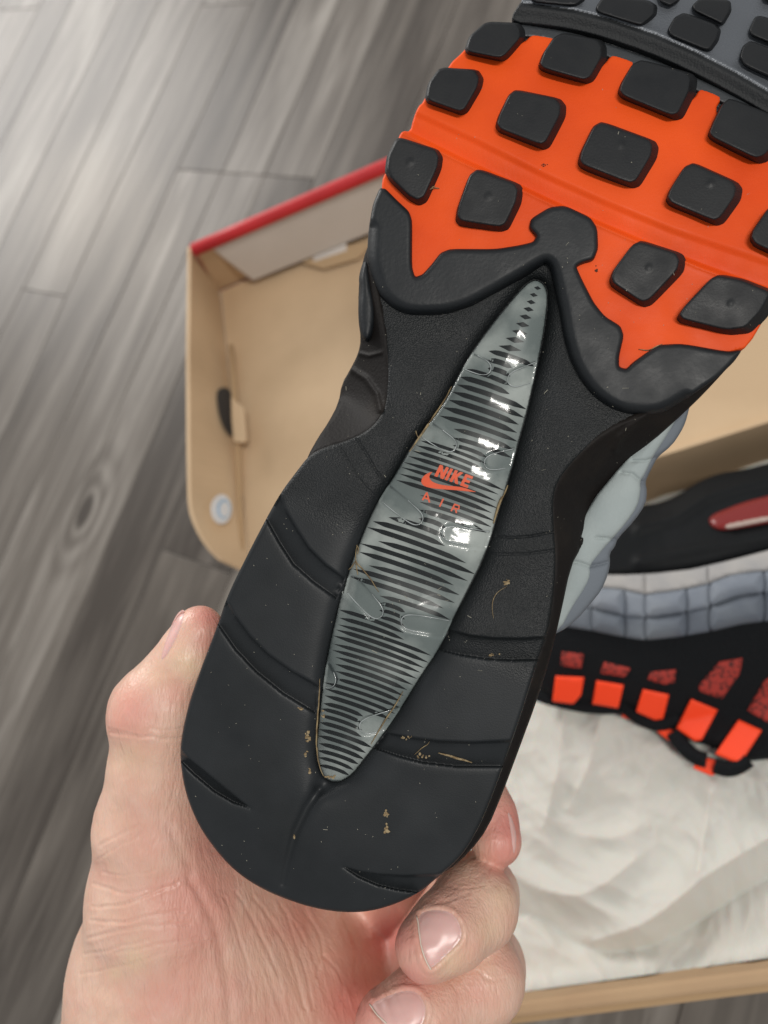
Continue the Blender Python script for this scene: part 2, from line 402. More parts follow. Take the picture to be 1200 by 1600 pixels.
# lid, folded right back
def onz(p, z): return U([p], z)[0]
ZL = .112
farL = onz((352., 432.), ZL - .012); farR_y = onz((600., 364.), ZL - .012)[1]
print('farL', farL, 'farR y', farR_y)
YF = (farL[1] + farR_y) / 2; XLL = onz((366., 700.), ZL)[0]
slab('lid_panel', [(XLL, YC + .0035, ZL), (XR, YC + .0035, ZL), (XR, YF, ZL - .012), (XLL, YF, ZL - .012)], (0, 0, -1), T, KRAFT, box)
# side panel with rounded corner towards the hinge
def side_panel():
    o = []
    pts = [onz((298., 380.), .155), onz((296., 560.), .152), onz((297., 700.), .150), onz((299., 800.), .148)]
    x1 = XLL - .0005
    # leaning outwards: rim offset measured from the photograph
    prof = []
    ys_ = np.linspace(YF, YC + .012, 40)
    rim = np.array(pts)
    V = []
    for y in ys_:
        rx = np.interp(-y, -rim[:, 1], rim[:, 0]); rz = np.interp(-y, -rim[:, 1], rim[:, 2])
        d = (y - (YC + .012)) / .050
        f = 1.0 if d >= 1 else math.sqrt(max(0, 1 - (1 - d) ** 2)) * .92 + .08
        bz = ZL - .012 * (y - YC) / (YF - YC)
        bot = Vector((x1, y, bz)); top = bot + (Vector((rx, y, rz)) - bot) * f
        n = (top - bot).cross(Vector((0, 1, 0))).normalized() * -.0025
        V += [bot, top, top - Vector((.0028, 0, 0)), bot - Vector((.0028, 0, 0))]
    Fc = []
    for i in range(39):
        for k in range(4): Fc.append([i * 4 + k, i * 4 + (k + 1) % 4, i * 4 + 4 + (k + 1) % 4, i * 4 + 4 + k])
    Fc += [[0, 1, 2, 3], [159, 158, 157, 156]]
    b = box.matrix_world.translation
    return mesh('lid_side_panel', [tuple(q - b) for q in V], Fc, KRAFT, box, False)
side_panel()
RIMZ = .160
fl = onz((300., 388.), RIMZ); fr = onz((612., 252.), RIMZ)
print('red edge', fl, fr, 'YF', YF)
# front panel of the lid: white inside, red outside and over its top edge
Bz = ZL - .012
ext = fr + (fr - fl) * 1.1
def lerp(a, b, t): return tuple(np.asarray(a) * (1 - t) + np.asarray(b) * t)
slab('lid_front_outer', [(XLL - .004, YF + .003, Bz - .003), (XR, YF + .003, Bz - .003), tuple(ext + [0, .002, -.0002]), tuple(fl + [0, .002, -.0002])], (0, 1, 0), .002, RED, box)
slab('lid_front_inner', [(XLL - .002, YF + .0015, Bz), (XR, YF + .0015, Bz), tuple(ext + [0, 0, -.002]), tuple(fl + [.001, 0, -.002])], (0, 1, 0), .0012, KRAFT, box)
inn = [onz((372., 422.), .118), onz((396., 438.), .108), onz((600., 366.), .108)]
a0 = np.array(fl) + [.012, -.001, -.004]; a1 = np.array(ext) + [0, -.001, -.004]
slab('lid_front_liner', [tuple(a0), tuple(np.array(inn[0])), tuple(np.array(inn[1])), (ext[0], inn[2][1] + (ext[0] - inn[2][0]) * 0, inn[2][2]), tuple(a1)], (0, 1, .2), .0015, WHB, box)
# red rolled rim
P = [Vector(lerp(fl, ext, t)) - Vector((0, 0, .002)) for t in np.linspace(0, 1, 8)]
vv, ff = tube(P, .0048, 10); b_ = box.matrix_world.translation
mesh('lid_red_rim', [tuple(Vector(q) - b_) for q in vv], ff, RED, box)
# white locking tab
t1 = [onz((488., 392.), .106), onz((541., 374.), .106), onz((543., 396.), .104), onz((492., 413.), .104)]
slab('locking_tab', [tuple(q) for q in t1], (0, -.2, 1), .0012, WHB, box)
# slot flap in front of the tab
HOLE_SHADE = mat('slot_shade', (.045, .04, .036), .9)
KR3 = mat('kraft_flap', (.47, .325, .185), .8)
t2 = [onz(q, .1045) for q in ((470., 400.), (475., 412.), (505., 421.), (560., 405.), (580., 385.), (575., 378.))]
slab('slot_flap', [tuple(q) for q in t2], (0, 0, 1), .001, KR3, box)
# finger hole in the side panel as a dark patch painting its shade, cardboard tongue and seam fold
def side_pt(p, z): return onz(p, z)
hole = [(336, 612), (345, 606), (357, 608), (361, 630), (363, 655), (364, 684), (356, 682), (345, 665), (338, 640)]
def on_side(p):
    """intersection of the pixel ray with the leaning side panel, pulled 1 mm inwards"""
    rim = np.array(onz((297., 650.), .151)); bot = np.array([XLL, rim[1], ZL - .004])
    n = np.cross(rim - bot, [0, 1, 0]); n /= np.linalg.norm(n)
    if n[0] < 0: n = -n
    d = ray(np.array(p, float)) @ R.T; t = ((bot - CAMP) @ n) / (d @ n)
    return CAMP + d * t + n * .0012
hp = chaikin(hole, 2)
slab('slot_shade_patch', [tuple(on_side(q)) for q in hp], (1, 0, .3), .0004, HOLE_SHADE, box)
tg = [onz(q, .121) for q in ((364, 622), (384, 640), (388, 688), (383, 694), (368, 692), (365, 660))]
slab('board_tongue', [tuple(q) for q in tg], (0, 0, 1), .003, KRAFT, box, .0008)
sf = [Vector(onz(q, .114)) for q in ((361., 540.), (366., 620.), (372., 700.), (375., 800.), (377., 876.))]
vv, ff = tube(sf, .0021, 8)
mesh('fold_ridge', [tuple(Vector(q) - b_) for q in vv], ff, KRAFT2, box)
tag(box, 'open kraft cardboard shoe box with red rimmed lid folded back on grey floor', 'box')
# round white sticker
stc = np.array([on_side((343, 797))])[0]
def disc_on_side(c, rpx, name, m, parent=None, lift=.0003):
    pts = [on_side((c[0] + rpx[0] * math.cos(t), c[1] + rpx[1] * math.sin(t))) for t in np.linspace(0, 2 * math.pi, 28, endpoint=False)]
    n = (lift)
    pts = [tuple(np.array(q) + [n, 0, 0]) for q in pts]
    return slab(name, pts, (1, 0, .3), .0004, m, parent)
STK = mat('sticker_paper', (.74, .76, .78), .5); STB = mat('sticker_print', (.32, .50, .68), .5)
stick = empty('round_sticker', Matrix.Translation(stc))
disc_on_side((343, 797), (16, 23), 'paper', STK, stick)
disc_on_side((346, 797), (10, 15), 'print_ring', STB, stick, .0008)
disc_on_side((346, 798), (7.5, 12), 'print_centre', STK, stick, .0012)
tag(stick, 'small round white sticker with blue print on the left lid flap', 'sticker')
rp = [on_side(q) for q in ((319, 470), (323, 470), (322, 508), (317, 508))]
slab('red_print', [tuple(q) for q in rp], (1, 0, .3), .0003, mat('faded_red_print', (.60, .20, .12), .7), box)

# ------------------------------------------------------------------ tissue paper
def wmap(p, h): return U(p, np.asarray(h) / 1000)
def wmap_l(base):
    b = np.array(base)
    return lambda p, h: wmap(p, h) - b
def fold(X, pts, w, hgt, oneside=0):
    d = seg_dist(X, np.array(pts, float), False); return hgt * np.exp(-(d / w) ** 2)
def crease(X, pts, w, hgt):
    d = seg_dist(X, chaikin(np.array(pts, float), 2, False), False); return hgt * np.exp(-d / w)
def ridged(Wp, sc, seed, stretch=(1, 1)):
    out = np.empty(len(Wp))
    for i, q in enumerate(Wp):
        v_ = noise.noise(Vector((q[0] * sc * stretch[0], q[1] * sc * stretch[1], seed)))
        out[i] = 1 - abs(v_) * 2
    return out
def tissue_h(X, s):
    Wp = U(X, .09)
    wob = np.array([[noise.noise(Vector((q[0] * 9, q[1] * 9, 3.1))), noise.noise(Vector((q[0] * 9, q[1] * 9, 8.7)))] for q in Wp]) * .05
    Wq = Wp[:, :2] + wob
    h = 80 + 9 * ridged(Wq, 8, 1.7, (1, .6)) + 5.5 * ridged(Wq, 18, 4.2, (1, .7)) + 3.3 * ridged(Wq, 36, 9.3, (.8, 1)) + 1.5 * ridged(Wq, 80, 2.3) + .5 * ridged(Wq, 170, 6.3)
    h -= 45 * sm((Wp[:, 1] - (YC - .075)) / .05)
    h += crease(X, [(1220, 1298), (1130, 1350), (1080, 1385), (1030, 1430), (985, 1452), (930, 1470)], 30, 10)
    h -= crease(X, [(1240, 1350), (1150, 1400), (1070, 1455), (990, 1490), (900, 1480), (860, 1440), (800, 1425)], 22, 7)
    h += crease(X, [(790, 1360), (850, 1395), (920, 1400), (990, 1345)], 26, 7)
    h += crease(X, [(1110, 1240), (1100, 1300), (1090, 1360)], 20, 6)
    h += crease(X, [(880, 1110), (872, 1200), (850, 1290)], 16, 4) + crease(X, [(940, 1120), (920, 1200), (890, 1260)], 14, 4)
    h += crease(X, [(990, 1480), (1010, 1520), (995, 1560)], 14, 4)
    h += fold(X, [(800, 1560), (1000, 1540), (1220, 1500)], 26, 9)
    d = seg_dist(X, np.array([(700, 1600), (1000, 1553), (1260, 1512)], float), False)
    h -= 5 * np.exp(-d / 5)
    return h
yb_in = YB + .0030
def wpx(x, y, z):
    q = (np.array([x, y, z]) - CAMP) @ R; return (600 + q[0] / -q[2] * F, 800 - q[1] / -q[2] * F)
tis_out = [wpx(XL + .004, yb_in, .1), wpx(XR - .06, yb_in, .1), wpx(XR - .004, YC - .12, .1), wpx(XR - .004, YC - .006, .08), wpx(XL + .05, YC - .006, .07), wpx(XL + .004, YC - .03, .07)]
print('tissue', tis_out)
tis = patch('tissue_paper', resample(tis_out, 20), tissue_h, wmap, TISSUE, None, step=4, fine=4, edge_r=0, skirt=0, smooth_it=0)
tag(tis, 'crumpled off-white tissue paper lining the open shoe box', 'tissue paper')

# ------------------------------------------------------------------ second shoe lying in the box
base2 = onz((1080., 980.), .10)
M2r = Matrix.Translation(base2); s2 = empty('shoe', M2r)
m2 = wmap_l(base2)
tag(s2, 'black and grey sneaker with orange lace loops lying on tissue in the box', 'shoe')
BLK2 = mat('black_sole_foam', (.007, .008, .009), .6, bumps=[('Noise', 300, .3, .0006)], set={'Specular IOR Level': .15})
MESHB = mat('black_mesh', (.007, .008, .0095), .9, bumps=[('Voronoi', 700, .7, .001)], set={'Specular IOR Level': .2})
PALE = mat('pale_suede', (.40, .385, .37), .85, mottle=(50, (.34, .335, .335), .4, .6))
def meshred():
    m = mat('red_mesh', (.36, .028, .02), .8)
    nt = m.node_tree; N = nt.nodes; b = N['Principled BSDF']; tc = N['Texture Coordinate'] if 'Texture Coordinate' in N else N.new('ShaderNodeTexCoord')
    v_ = N.new('ShaderNodeTexVoronoi'); v_.inputs['Scale'].default_value = 560; nt.links.new(tc.outputs['Object'], v_.inputs['Vector'])
    r = N.new('ShaderNodeValToRGB'); r.color_ramp.elements[0].position = .30; r.color_ramp.elements[0].color = (.02, .006, .006, 1)
    r.color_ramp.elements[1].position = .48; r.color_ramp.elements[1].color = (.36, .032, .022, 1)
    nt.links.new(v_.outputs['Distance'], r.inputs[0]); nt.links.new(r.outputs[0], b.inputs['Base Color']); return m
REDM = meshred()
OLOOP = mat('orange_webbing', (1.0, .058, .006), .6, bumps=[('Noise', 900, .3, .0005)], set={'Emission Strength': 0})
REDW = mat('red_air_window', (.20, .022, .020), .3)
def bulge(lo_h, top_poly, bot_poly, hmid):
    return None
s2_base = R8((300, 690), (400, 560), (500, 470), (560, 470), (640, 440), (720, 385), (800, 350), (900, 335), (1000, 310), (1250, 250), (1600, 250),
             (1600, 1480), (1250, 1455), (1000, 1465), (905, 1478), (850, 1462), (780, 1415), (705, 1400), (650, 1355), (560, 1330), (490, 1290), (440, 1248), (330, 1262), (270, 1255), (170, 1235), (110, 1205), (60, 1100), (150, 940))
midl = R8((150, 830), (350, 820), (520, 850), (640, 840), (800, 790), (1000, 740), (1300, 700), (1600, 690))
def body_h(X, s):
    d = seg_dist(X, np.array(midl), False)
    return 132 - 26 * np.clip(d / 190, 0, 1) ** 2
patch('upper', s2_base, lambda X, s: body_h(X, s), m2, MESHB, s2, step=9, fine=4, edge_r=14, edge_drop=10, skirt=30)
sole_o = R8((320, 760), (300, 690), (400, 560), (500, 470), (560, 470), (640, 440), (720, 385), (800, 350), (900, 335), (1000, 310), (1250, 250), (1600, 250), (1600, 560), (1250, 600), (1000, 650), (850, 690), (700, 725), (560, 742), (450, 748))
ridge = R8((500, 560), (640, 520), (760, 440), (900, 395), (1000, 375), (1250, 330))
ridge2 = R8((500, 690), (640, 660), (800, 630), (1000, 590), (1250, 550))
patch('midsole', sole_o, lambda X, s: body_h(X, s) + 5 + fold(X, ridge, 10, 3) + fold(X, ridge2, 9, 2.5), m2, BLK2, s2, step=5, fine=4, edge_r=16, edge_drop=7, skirt=10)
win = R8((765, 530), (785, 508), (830, 490), (900, 462), (1000, 436), (1200, 390), (1500, 360), (1500, 480), (1200, 510), (1000, 545), (900, 563), (820, 575), (780, 562))
patch('air_window', win, lambda X, s: body_h(X, s) + 8.5, m2, REDW, s2, step=4, fine=2.5, edge_r=14, edge_drop=3, skirt=5)
winc = R8((830, 548), (880, 535), (1000, 512), (1100, 500), (1100, 518), (1000, 535), (880, 560), (835, 568))
patch('window_highlight', winc, lambda X, s: body_h(X, s) + 8.9, m2, mat('painted_highlight', (.42, .32, .28), .3), s2, step=4, fine=2.5, edge_r=3, edge_drop=1, skirt=2)  # pale strip painted in as the gloss highlight along the red window
# bands: pale suede, blue-grey row, second row, each a chain of padded segments
def band(name, top, bot, cuts, m, extra, seamw=7):
    top = resample(np.array(top), 6, False); bot = resample(np.array(bot), 6, False)
    def at(P, x): return np.interp(x, P[:, 0], P[:, 1])
    for si, (xa, xb) in enumerate(zip(cuts[:-1], cuts[1:])):
        big = si % 2 == 1 and name != 'pale_panel'; ex = extra + (1.6 if big else 0)
        xa2, xb2 = xa - .7, xb + .7
        n = 8
        tx = np.linspace(xa2, xb2, n); lean = 0
        O = [(x, at(top, x) - .4) for x in tx] + [(x, at(bot, x) + .4) for x in tx[::-1]]
        patch(name, np.array(O), lambda X, s, ex=ex: body_h(X, s) + ex + (1.5 * sm(s / 16) if ex > extra else 0), m2, m, s2, step=5, fine=3, edge_r=seamw * (2 if big else 1.5), edge_drop=3.0 if big else 1.7, skirt=5, smooth_it=2 if big else 0)
tA = R8((250, 745), (360, 745), (450, 746), (560, 740), (700, 725), (850, 690), (1000, 650), (1300, 590))
tB = R8((250, 800), (340, 795), (430, 800), (520, 822), (640, 806), (770, 778), (860, 742), (1000, 728), (1300, 690))
tC = R8((200, 860), (300, 872), (440, 905), (530, 912), (640, 897), (770, 870), (880, 827), (1000, 812), (1300, 780))
tD = R8((150, 930), (220, 948), (300, 960), (420, 985), (520, 1000), (650, 987), (770, 966), (900, 936), (1000, 925), (1300, 890))
cut = [800 + x / 2.5 for x in (180, 310, 440, 520, 682, 770, 985, 1300)]
band('pale_panel', tA, tB, [800 + x / 2.5 for x in (250, 520, 765, 1300)], PALE, 4.5, 3)
BG1 = mat('blue_grey_panel', (.185, .21, .25), .8, mottle=(40, (.235, .26, .295), .4, .6), bumps=[('Noise', 500, .3, .0005)])
BG2 = mat('dark_grey_panel', (.105, .122, .15), .8, mottle=(40, (.145, .165, .19), .4, .6), bumps=[('Noise', 500, .3, .0005)])
band('upper_panel', tB, tC, cut, BG1, 4.2)
band('lower_panel', tC, tD, cut, BG2, 3.2)
for q in [((195, 1045), (280, 1055), (270, 1112), (190, 1100)), ((360, 1085), (465, 1110), (440, 1145), (345, 1130)), ((540, 1125), (640, 1115), (635, 1165), (600, 1175), (530, 1155)),
          ((810, 1085), (900, 1070), (890, 1130), (820, 1230), (730, 1200), (732, 1175)), ((985, 1160), (1100, 1080), (1110, 1300), (1000, 1322), (918, 1275))]:
    patch('mesh_window', R8(*q), lambda X, s: body_h(X, s) + 1.0, m2, REDM, s2, step=6, fine=4, edge_r=2, edge_drop=.4, skirt=1.5, smooth_it=0)
for q in [((170, 1140), (282, 1145), (270, 1215), (240, 1250), (158, 1240)), ((330, 1158), (437, 1175), (415, 1267), (313, 1250)), ((512, 1192), (614, 1213), (590, 1308), (560, 1315), (484, 1280)),
          ((700, 1230), (804, 1273), (742, 1390), (715, 1396), (641, 1345)), ((885, 1311), (977, 1353), (897, 1475), (880, 1482), (793, 1446))]:
    patch('lace_loop', R8(*q), lambda X, s: body_h(X, s) + 3.2, m2, OLOOP, s2, step=5, fine=2.5, edge_r=3, edge_drop=.8, skirt=2.5, smooth_it=0)
for q in [((440, 1265), (512, 1300), (500, 1327), (428, 1300)), ((580, 1342), (630, 1352), (642, 1388), (625, 1402), (566, 1358)), ((722, 1448), (807, 1473), (802, 1520), (780, 1532), (708, 1502))]:
    patch('far_lace_loop', R8(*q), lambda X, s: 107 + 0 * s, m2, OLOOP, s2, step=5, fine=2.5, edge_r=3, edge_drop=.8, skirt=2.5, smooth_it=0)
for L_ in [R8((420, 1240), (470, 1285), (540, 1325), (600, 1325), (640, 1290)), R8((630, 1360), (670, 1420), (720, 1460), (760, 1470)), R8((790, 1490), (840, 1508), (890, 1490), (920, 1465)), R8((100, 1210), (160, 1232), (300, 1262), (420, 1262))]:
    Pp = resample(chaikin(L_, 2, False), 5, False)
    vv, ff = tube([tuple(q) for q in (wmap(Pp, np.full(len(Pp), 106.)) - base2)], .0042, 8)
    mesh('lace', vv, ff, MESHB, s2)

# ------------------------------------------------------------------ the held shoe
M3 = Matrix([[*RS[i], P0[i]] for i in range(3)] + [[0, 0, 0, 1]])
sh = empty('shoe', M3)
tag(sh, 'black sneaker held sole up, with orange forefoot tread and a clear striped air window', 'shoe')
# groove definition: (upper edge, lower edge, depth)
GR = [
 (R4((338, 128), (350, 175), (385, 235), (420, 290), (470, 340), (524, 378)), R4((290, 208), (330, 280), (370, 342), (430, 395), (497, 443)), 2.6),
 (R4((178, 440), (205, 490), (250, 550), (300, 600), (370, 650), (450, 695)), R4((148, 515), (200, 590), (260, 655), (340, 720), (435, 778)), 2.6),
 (R5((44, 215), (70, 245), (120, 285), (180, 335), (262, 402)), R5((38, 255), (90, 305), (150, 355), (210, 390), (264, 406)), 2.6),
 (R4((830, 528), (890, 545), (960, 553), (1040, 554), (1125, 548)), R4((795, 592), (860, 608), (940, 620), (1010, 624), (1110, 622)), 2.6),
 (R4((648, 830), (720, 845), (800, 855), (900, 858), (1030, 852)), R4((606, 880), (680, 905), (750, 923), (850, 935), (1000, 936)), 2.8),
 (R5((555, 586), (600, 598), (660, 607), (740, 612), (880, 608)), R5((554, 590), (600, 622), (660, 648), (720, 662), (820, 676)), 2.4),
]
CREASE = [(R3((295, 715), (330, 770), (370, 840), (408, 885)), .35), (R3((228, 745), (270, 820), (320, 895), (370, 945)), .25),
          (R3((840, 1095), (900, 1100), (970, 1095), (1062, 1078)), .5), (R3((800, 1158), (860, 1165), (960, 1163), (1068, 1148)), .35)]
AIRO = R3((1000, 90), (960, 103), (900, 170), (820, 270), (740, 380), (690, 470), (650, 550), (590, 640), (530, 712), (490, 775), (440, 860), (385, 940), (340, 1030), (300, 1130), (265, 1220), (235, 1340)) + \
    R4((520, 400), (490, 520), (465, 640), (450, 760), (440, 860), (441, 930), (465, 970), (500, 982), (540, 962), (570, 925), (620, 860), (690, 760), (750, 660), (800, 590), (840, 500), (880, 420)) + \
    R3((780, 1200), (820, 1090), (850, 980), (890, 860), (920, 740), (960, 600), (990, 460), (1020, 320), (1037, 200), (1037, 125))
AIR = resample(chaikin(AIRO, 2), 2.5)
INL = [(590, 330), (584, 380), (579, 412), (584, 448), (590, 480), (600, 532), (606, 580), (604, 624), (594, 652), (576, 672), (544, 688), (508, 698), (484, 710), (464, 736), (439, 769)]
HEEL = INL + [(415, 812), (385, 870), (356, 929), (340, 977), (319, 1031), (303, 1075), (292, 1111), (284, 1150), (281, 1180), (287, 1230), (305, 1280), (330, 1320), (365, 1360), (410, 1390), (460, 1410), (500, 1421), (540, 1426), (580, 1424),
     (620, 1412), (655, 1395), (685, 1370), (720, 1340), (745, 1300), (765, 1255), (785, 1201), (815, 1115), (841, 1031), (857, 988), (867, 920), (870, 870), (866, 830), (864, 780), (872, 752), (896, 720), (940, 680), (1000, 650), (1060, 628), (1108, 592),
     (1140, 540), (1000, 430), (850, 350), (700, 340)]
PADO = R2((62, 82), (80, 84), (110, 115), (148, 150), (157, 175), (156, 310), (166, 343), (188, 335), (215, 305), (240, 272), (270, 260), (400, 261), (470, 250), (512, 240), (522, 222), (500, 198), (505, 172), (560, 138), (605, 133), (680, 168), (700, 200), (703, 260), (690, 292), (655, 302), (638, 312),
          (655, 350), (690, 418), (722, 458), (768, 486), (778, 515), (764, 575), (764, 606), (785, 612), (805, 592), (850, 560), (880, 541), (950, 538), (1080, 561), (1125, 556), (1100, 592), (1050, 640), (960, 700), (900, 737), (850, 746), (790, 743), (740, 726), (690, 690), (650, 640), (620, 580), (603, 520), (590, 440), (576, 375), (563, 318), (552, 300),
          (535, 308), (480, 342), (400, 388), (330, 427), (260, 449), (200, 453), (140, 450), (100, 432), (60, 395), (35, 330), (25, 280), (30, 200), (42, 130))
PADc = chaikin(PADO, 2)
chan = [(498, 1235), (480, 1262), (462, 1300), (450, 1345), (443, 1380)]
heelpad_top = [(484, 700), (606, 700)]
def heel_h(X, s):
    x, y = X[:, 0], X[:, 1]; u = axis_u(X)
    # plateau of the heel, softly falling into the waist (arch) under the forefoot
    step = np.where(x < 700, sm((u - 640) / 150), sm((u - 470) / 150))
    arch = -2.6 * step - 2.0 * sm((u - 800) / 150)
    h = arch.copy()
    # broad dip towards the air window
    da = seg_dist(X, AIR); ins = inside(X, AIR)
    h = np.where(ins, -4.5, h - 2.3 * np.exp(-np.clip(da, 0, None) / 9.0) - 1.2 * np.exp(-da / 26.))
    for up_, lw, dep in GR:
        poly = np.array(list(up_) + list(lw)[::-1])
        bb0, bb1 = poly.min(0) - 6, poly.max(0) + 6
        idx = np.where((x > bb0[0]) & (x < bb1[0]) & (y > bb0[1]) & (y < bb1[1]))[0]
        if not len(idx): continue
        Y = X[idx]; i_ = inside(Y, poly)
        du = seg_dist(Y, np.array(up_), False); dl = seg_dist(Y, np.array(lw), False)
        t = du / (du + dl + 1e-6); d = np.zeros(len(idx))
        prof = sm(np.clip(du / 6, 0, 1)) * .45 + t * .55
        d[i_] = dep * (prof * np.clip(dl / 1.6, 0, 1))[i_]
        h[idx] -= d
        # rounded shoulder of the next block
        h[idx] -= np.where(i_, 0, .35 * np.exp(-dl / 2.5))
    for P, dp in CREASE: h -= dp * np.exp(-(seg_dist(X, np.array(P), False) / 1.6) ** 2)
    dc = seg_dist(X, np.array(chan, float), False)
    yy = np.clip((y - 1230) / 150, 0, 1)
    h -= (1.1 * (1 - yy) + .45) * np.exp(-(dc / (9 - 3 * yy)) ** 2)
    # left block slightly proud of the crease
    h -= 1.6 * np.exp(-(np.hypot(x - 507, y - 1228) / 17) ** 2)
    return h
brk = [(np.array(g[0]), 5) for g in GR] + [(np.array(g[1]), 5) for g in GR] + [(np.array(c_[0]), 4) for c_ in CREASE] + [(np.vstack([AIR, AIR[:1]]), 5), (np.array(chan, float), 10)]
def arch_mask(X):
    u = axis_u(X); step = np.where(X[:, 0] < 700, sm((u - 560) / 60), sm((u - 450) / 60))
    return step
def heel_mat():
    m = mat('sole_rubber', (.0185, .0215, .0245), .5, rough_mottle=(70, .36, .54))
    nt = m.node_tree; N = nt.nodes; L = nt.links.new; b = N['Principled BSDF']; b.inputs['Specular IOR Level'].default_value = .3
    at = N.new('ShaderNodeAttribute'); at.attribute_name = 'mask'
    tc = N.new('ShaderNodeTexCoord'); n1 = N.new('ShaderNodeTexNoise'); n1.inputs['Scale'].default_value = 2300; n1.inputs['Detail'].default_value = 2
    n2 = N.new('ShaderNodeTexNoise'); n2.inputs['Scale'].default_value = 45; n2.inputs['Detail'].default_value = 6
    L(tc.outputs['Object'], n1.inputs[0]); L(tc.outputs['Object'], n2.inputs[0])
    ms = N.new('ShaderNodeMapRange'); ms.inputs[3].default_value = .10; ms.inputs[4].default_value = .7; L(at.outputs['Fac'], ms.inputs[0])
    bp = N.new('ShaderNodeBump'); bp.inputs['Distance'].default_value = .0004; L(ms.outputs[0], bp.inputs['Strength']); L(n1.outputs[0], bp.inputs['Height']); L(bp.outputs[0], b.inputs['Normal'])
    ad = N.new('ShaderNodeMath'); ad.operation = 'MULTIPLY_ADD'; ad.inputs[1].default_value = -.35; L(at.outputs['Fac'], ad.inputs[0]); L(n2.outputs[0], ad.inputs[2])
    r = N.new('ShaderNodeValToRGB'); r.color_ramp.elements[0].position = .1; r.color_ramp.elements[0].color = (.0058, .0074, .0082, 1)
    r.color_ramp.elements[1].position = .75; r.color_ramp.elements[1].color = (.0185, .021, .0235, 1); L(ad.outputs[0], r.inputs[0]); L(r.outputs[0], b.inputs['Base Color'])
    return m
patch('heel_outsole', HEEL, heel_h, shoe_map, heel_mat(), sh, step=6, fine=1.5, edge_r=7, edge_drop=1.1, skirt=4, breaks=brk, attr=arch_mask)
_i0 = [i for i, q in enumerate(PADO) if q == R2((960, 700))[0]][0]; _i1 = [i for i, q in enumerate(PADO) if q == R2((30, 200))[0]][0]
LOWC = chaikin(PADO[_i0:_i1 + 1], 2, False)
def pad_h(X, s):
    x, y = X[:, 0], X[:, 1]
    h = -.2 + 0 * s
    # soft wide shoulder on the heel side, crisp on the orange side
    low = seg_dist(X, LOWC, False)
    h -= 2.6 * np.clip(1 - low / 19, 0, 1) ** 2
    return h
patch('forefoot_pad', PADO, pad_h, shoe_map, RUB, sh, q=.15, step=5, fine=1.5, edge_r=8, edge_drop=1.3, skirt=4, breaks=[(LOWC, 17)])
# orange tread
ORo = [(716, 88)] + R1((300, 158), (330, 125), (470, 122), (486, 124), (506, 104), (516, 102), (568, 110), (576, 116), (562, 140), (560, 160), (640, 185), (700, 195), (722, 188), (738, 165), (748, 161), (800, 178), (808, 186), (792, 214), (800, 235), (900, 275), (965, 292), (984, 288), (998, 264), (1008, 261), (1056, 280), (1063, 290), (1045, 322), (1060, 345), (1160, 395), (1262, 420), (1400, 450)) + [(1298, 300), (1262, 372), (1228, 436), (1200, 488), (1168, 543), (1150, 548), (1110, 560), (1010, 585), (985, 602), (930, 520), (905, 450), (880, 400), (850, 388), (800, 422), (740, 440), (660, 470), (625, 450), (597, 350)] + \
    R1((68, 545), (72, 518), (85, 500), (118, 400), (130, 383), (152, 386), (160, 350), (175, 312), (190, 300), (205, 260), (262, 200), (275, 180))
ORc = chaikin(ORo, 1)
gU = np.array([(640, 163), (655, 172), (750, 215), (850, 266), (950, 311), (1050, 352), (1200, 402), (1400, 470)], float)
gL = np.array([(625, 205), (632, 209), (720, 253), (800, 290), (900, 337), (1000, 380), (1100, 421), (1200, 457), (1400, 525)], float)
def org_h(X, s):
    yU = np.interp(X[:, 0], gU[:, 0], gU[:, 1]); yL = np.interp(X[:, 0], gL[:, 0], gL[:, 1]); y = X[:, 1]
    t = (y - yU) / (yL - yU)
    dip = np.where((t > 0) & (t < 1), sm(t / .35) * 1.0 + sm((t - .3) / .6) * .9, 0)
    dip = np.where((t > .86) & (t < 1), 1.9 - 2.5 * (t - .86) / .14, dip)
    lip = np.where(t >= 1, .6 * np.exp(-((y - yL) / 4.5) ** 1.0), 0)
    return -2.6 - dip * 1.15 + lip
patch('orange_tread', ORo, org_h, shoe_map, ORG, sh, step=6, fine=1.7, edge_r=3, edge_drop=.6, skirt=3, breaks=[(gL[:-1], 10), (gU[:-1], 16)], smooth_it=1)
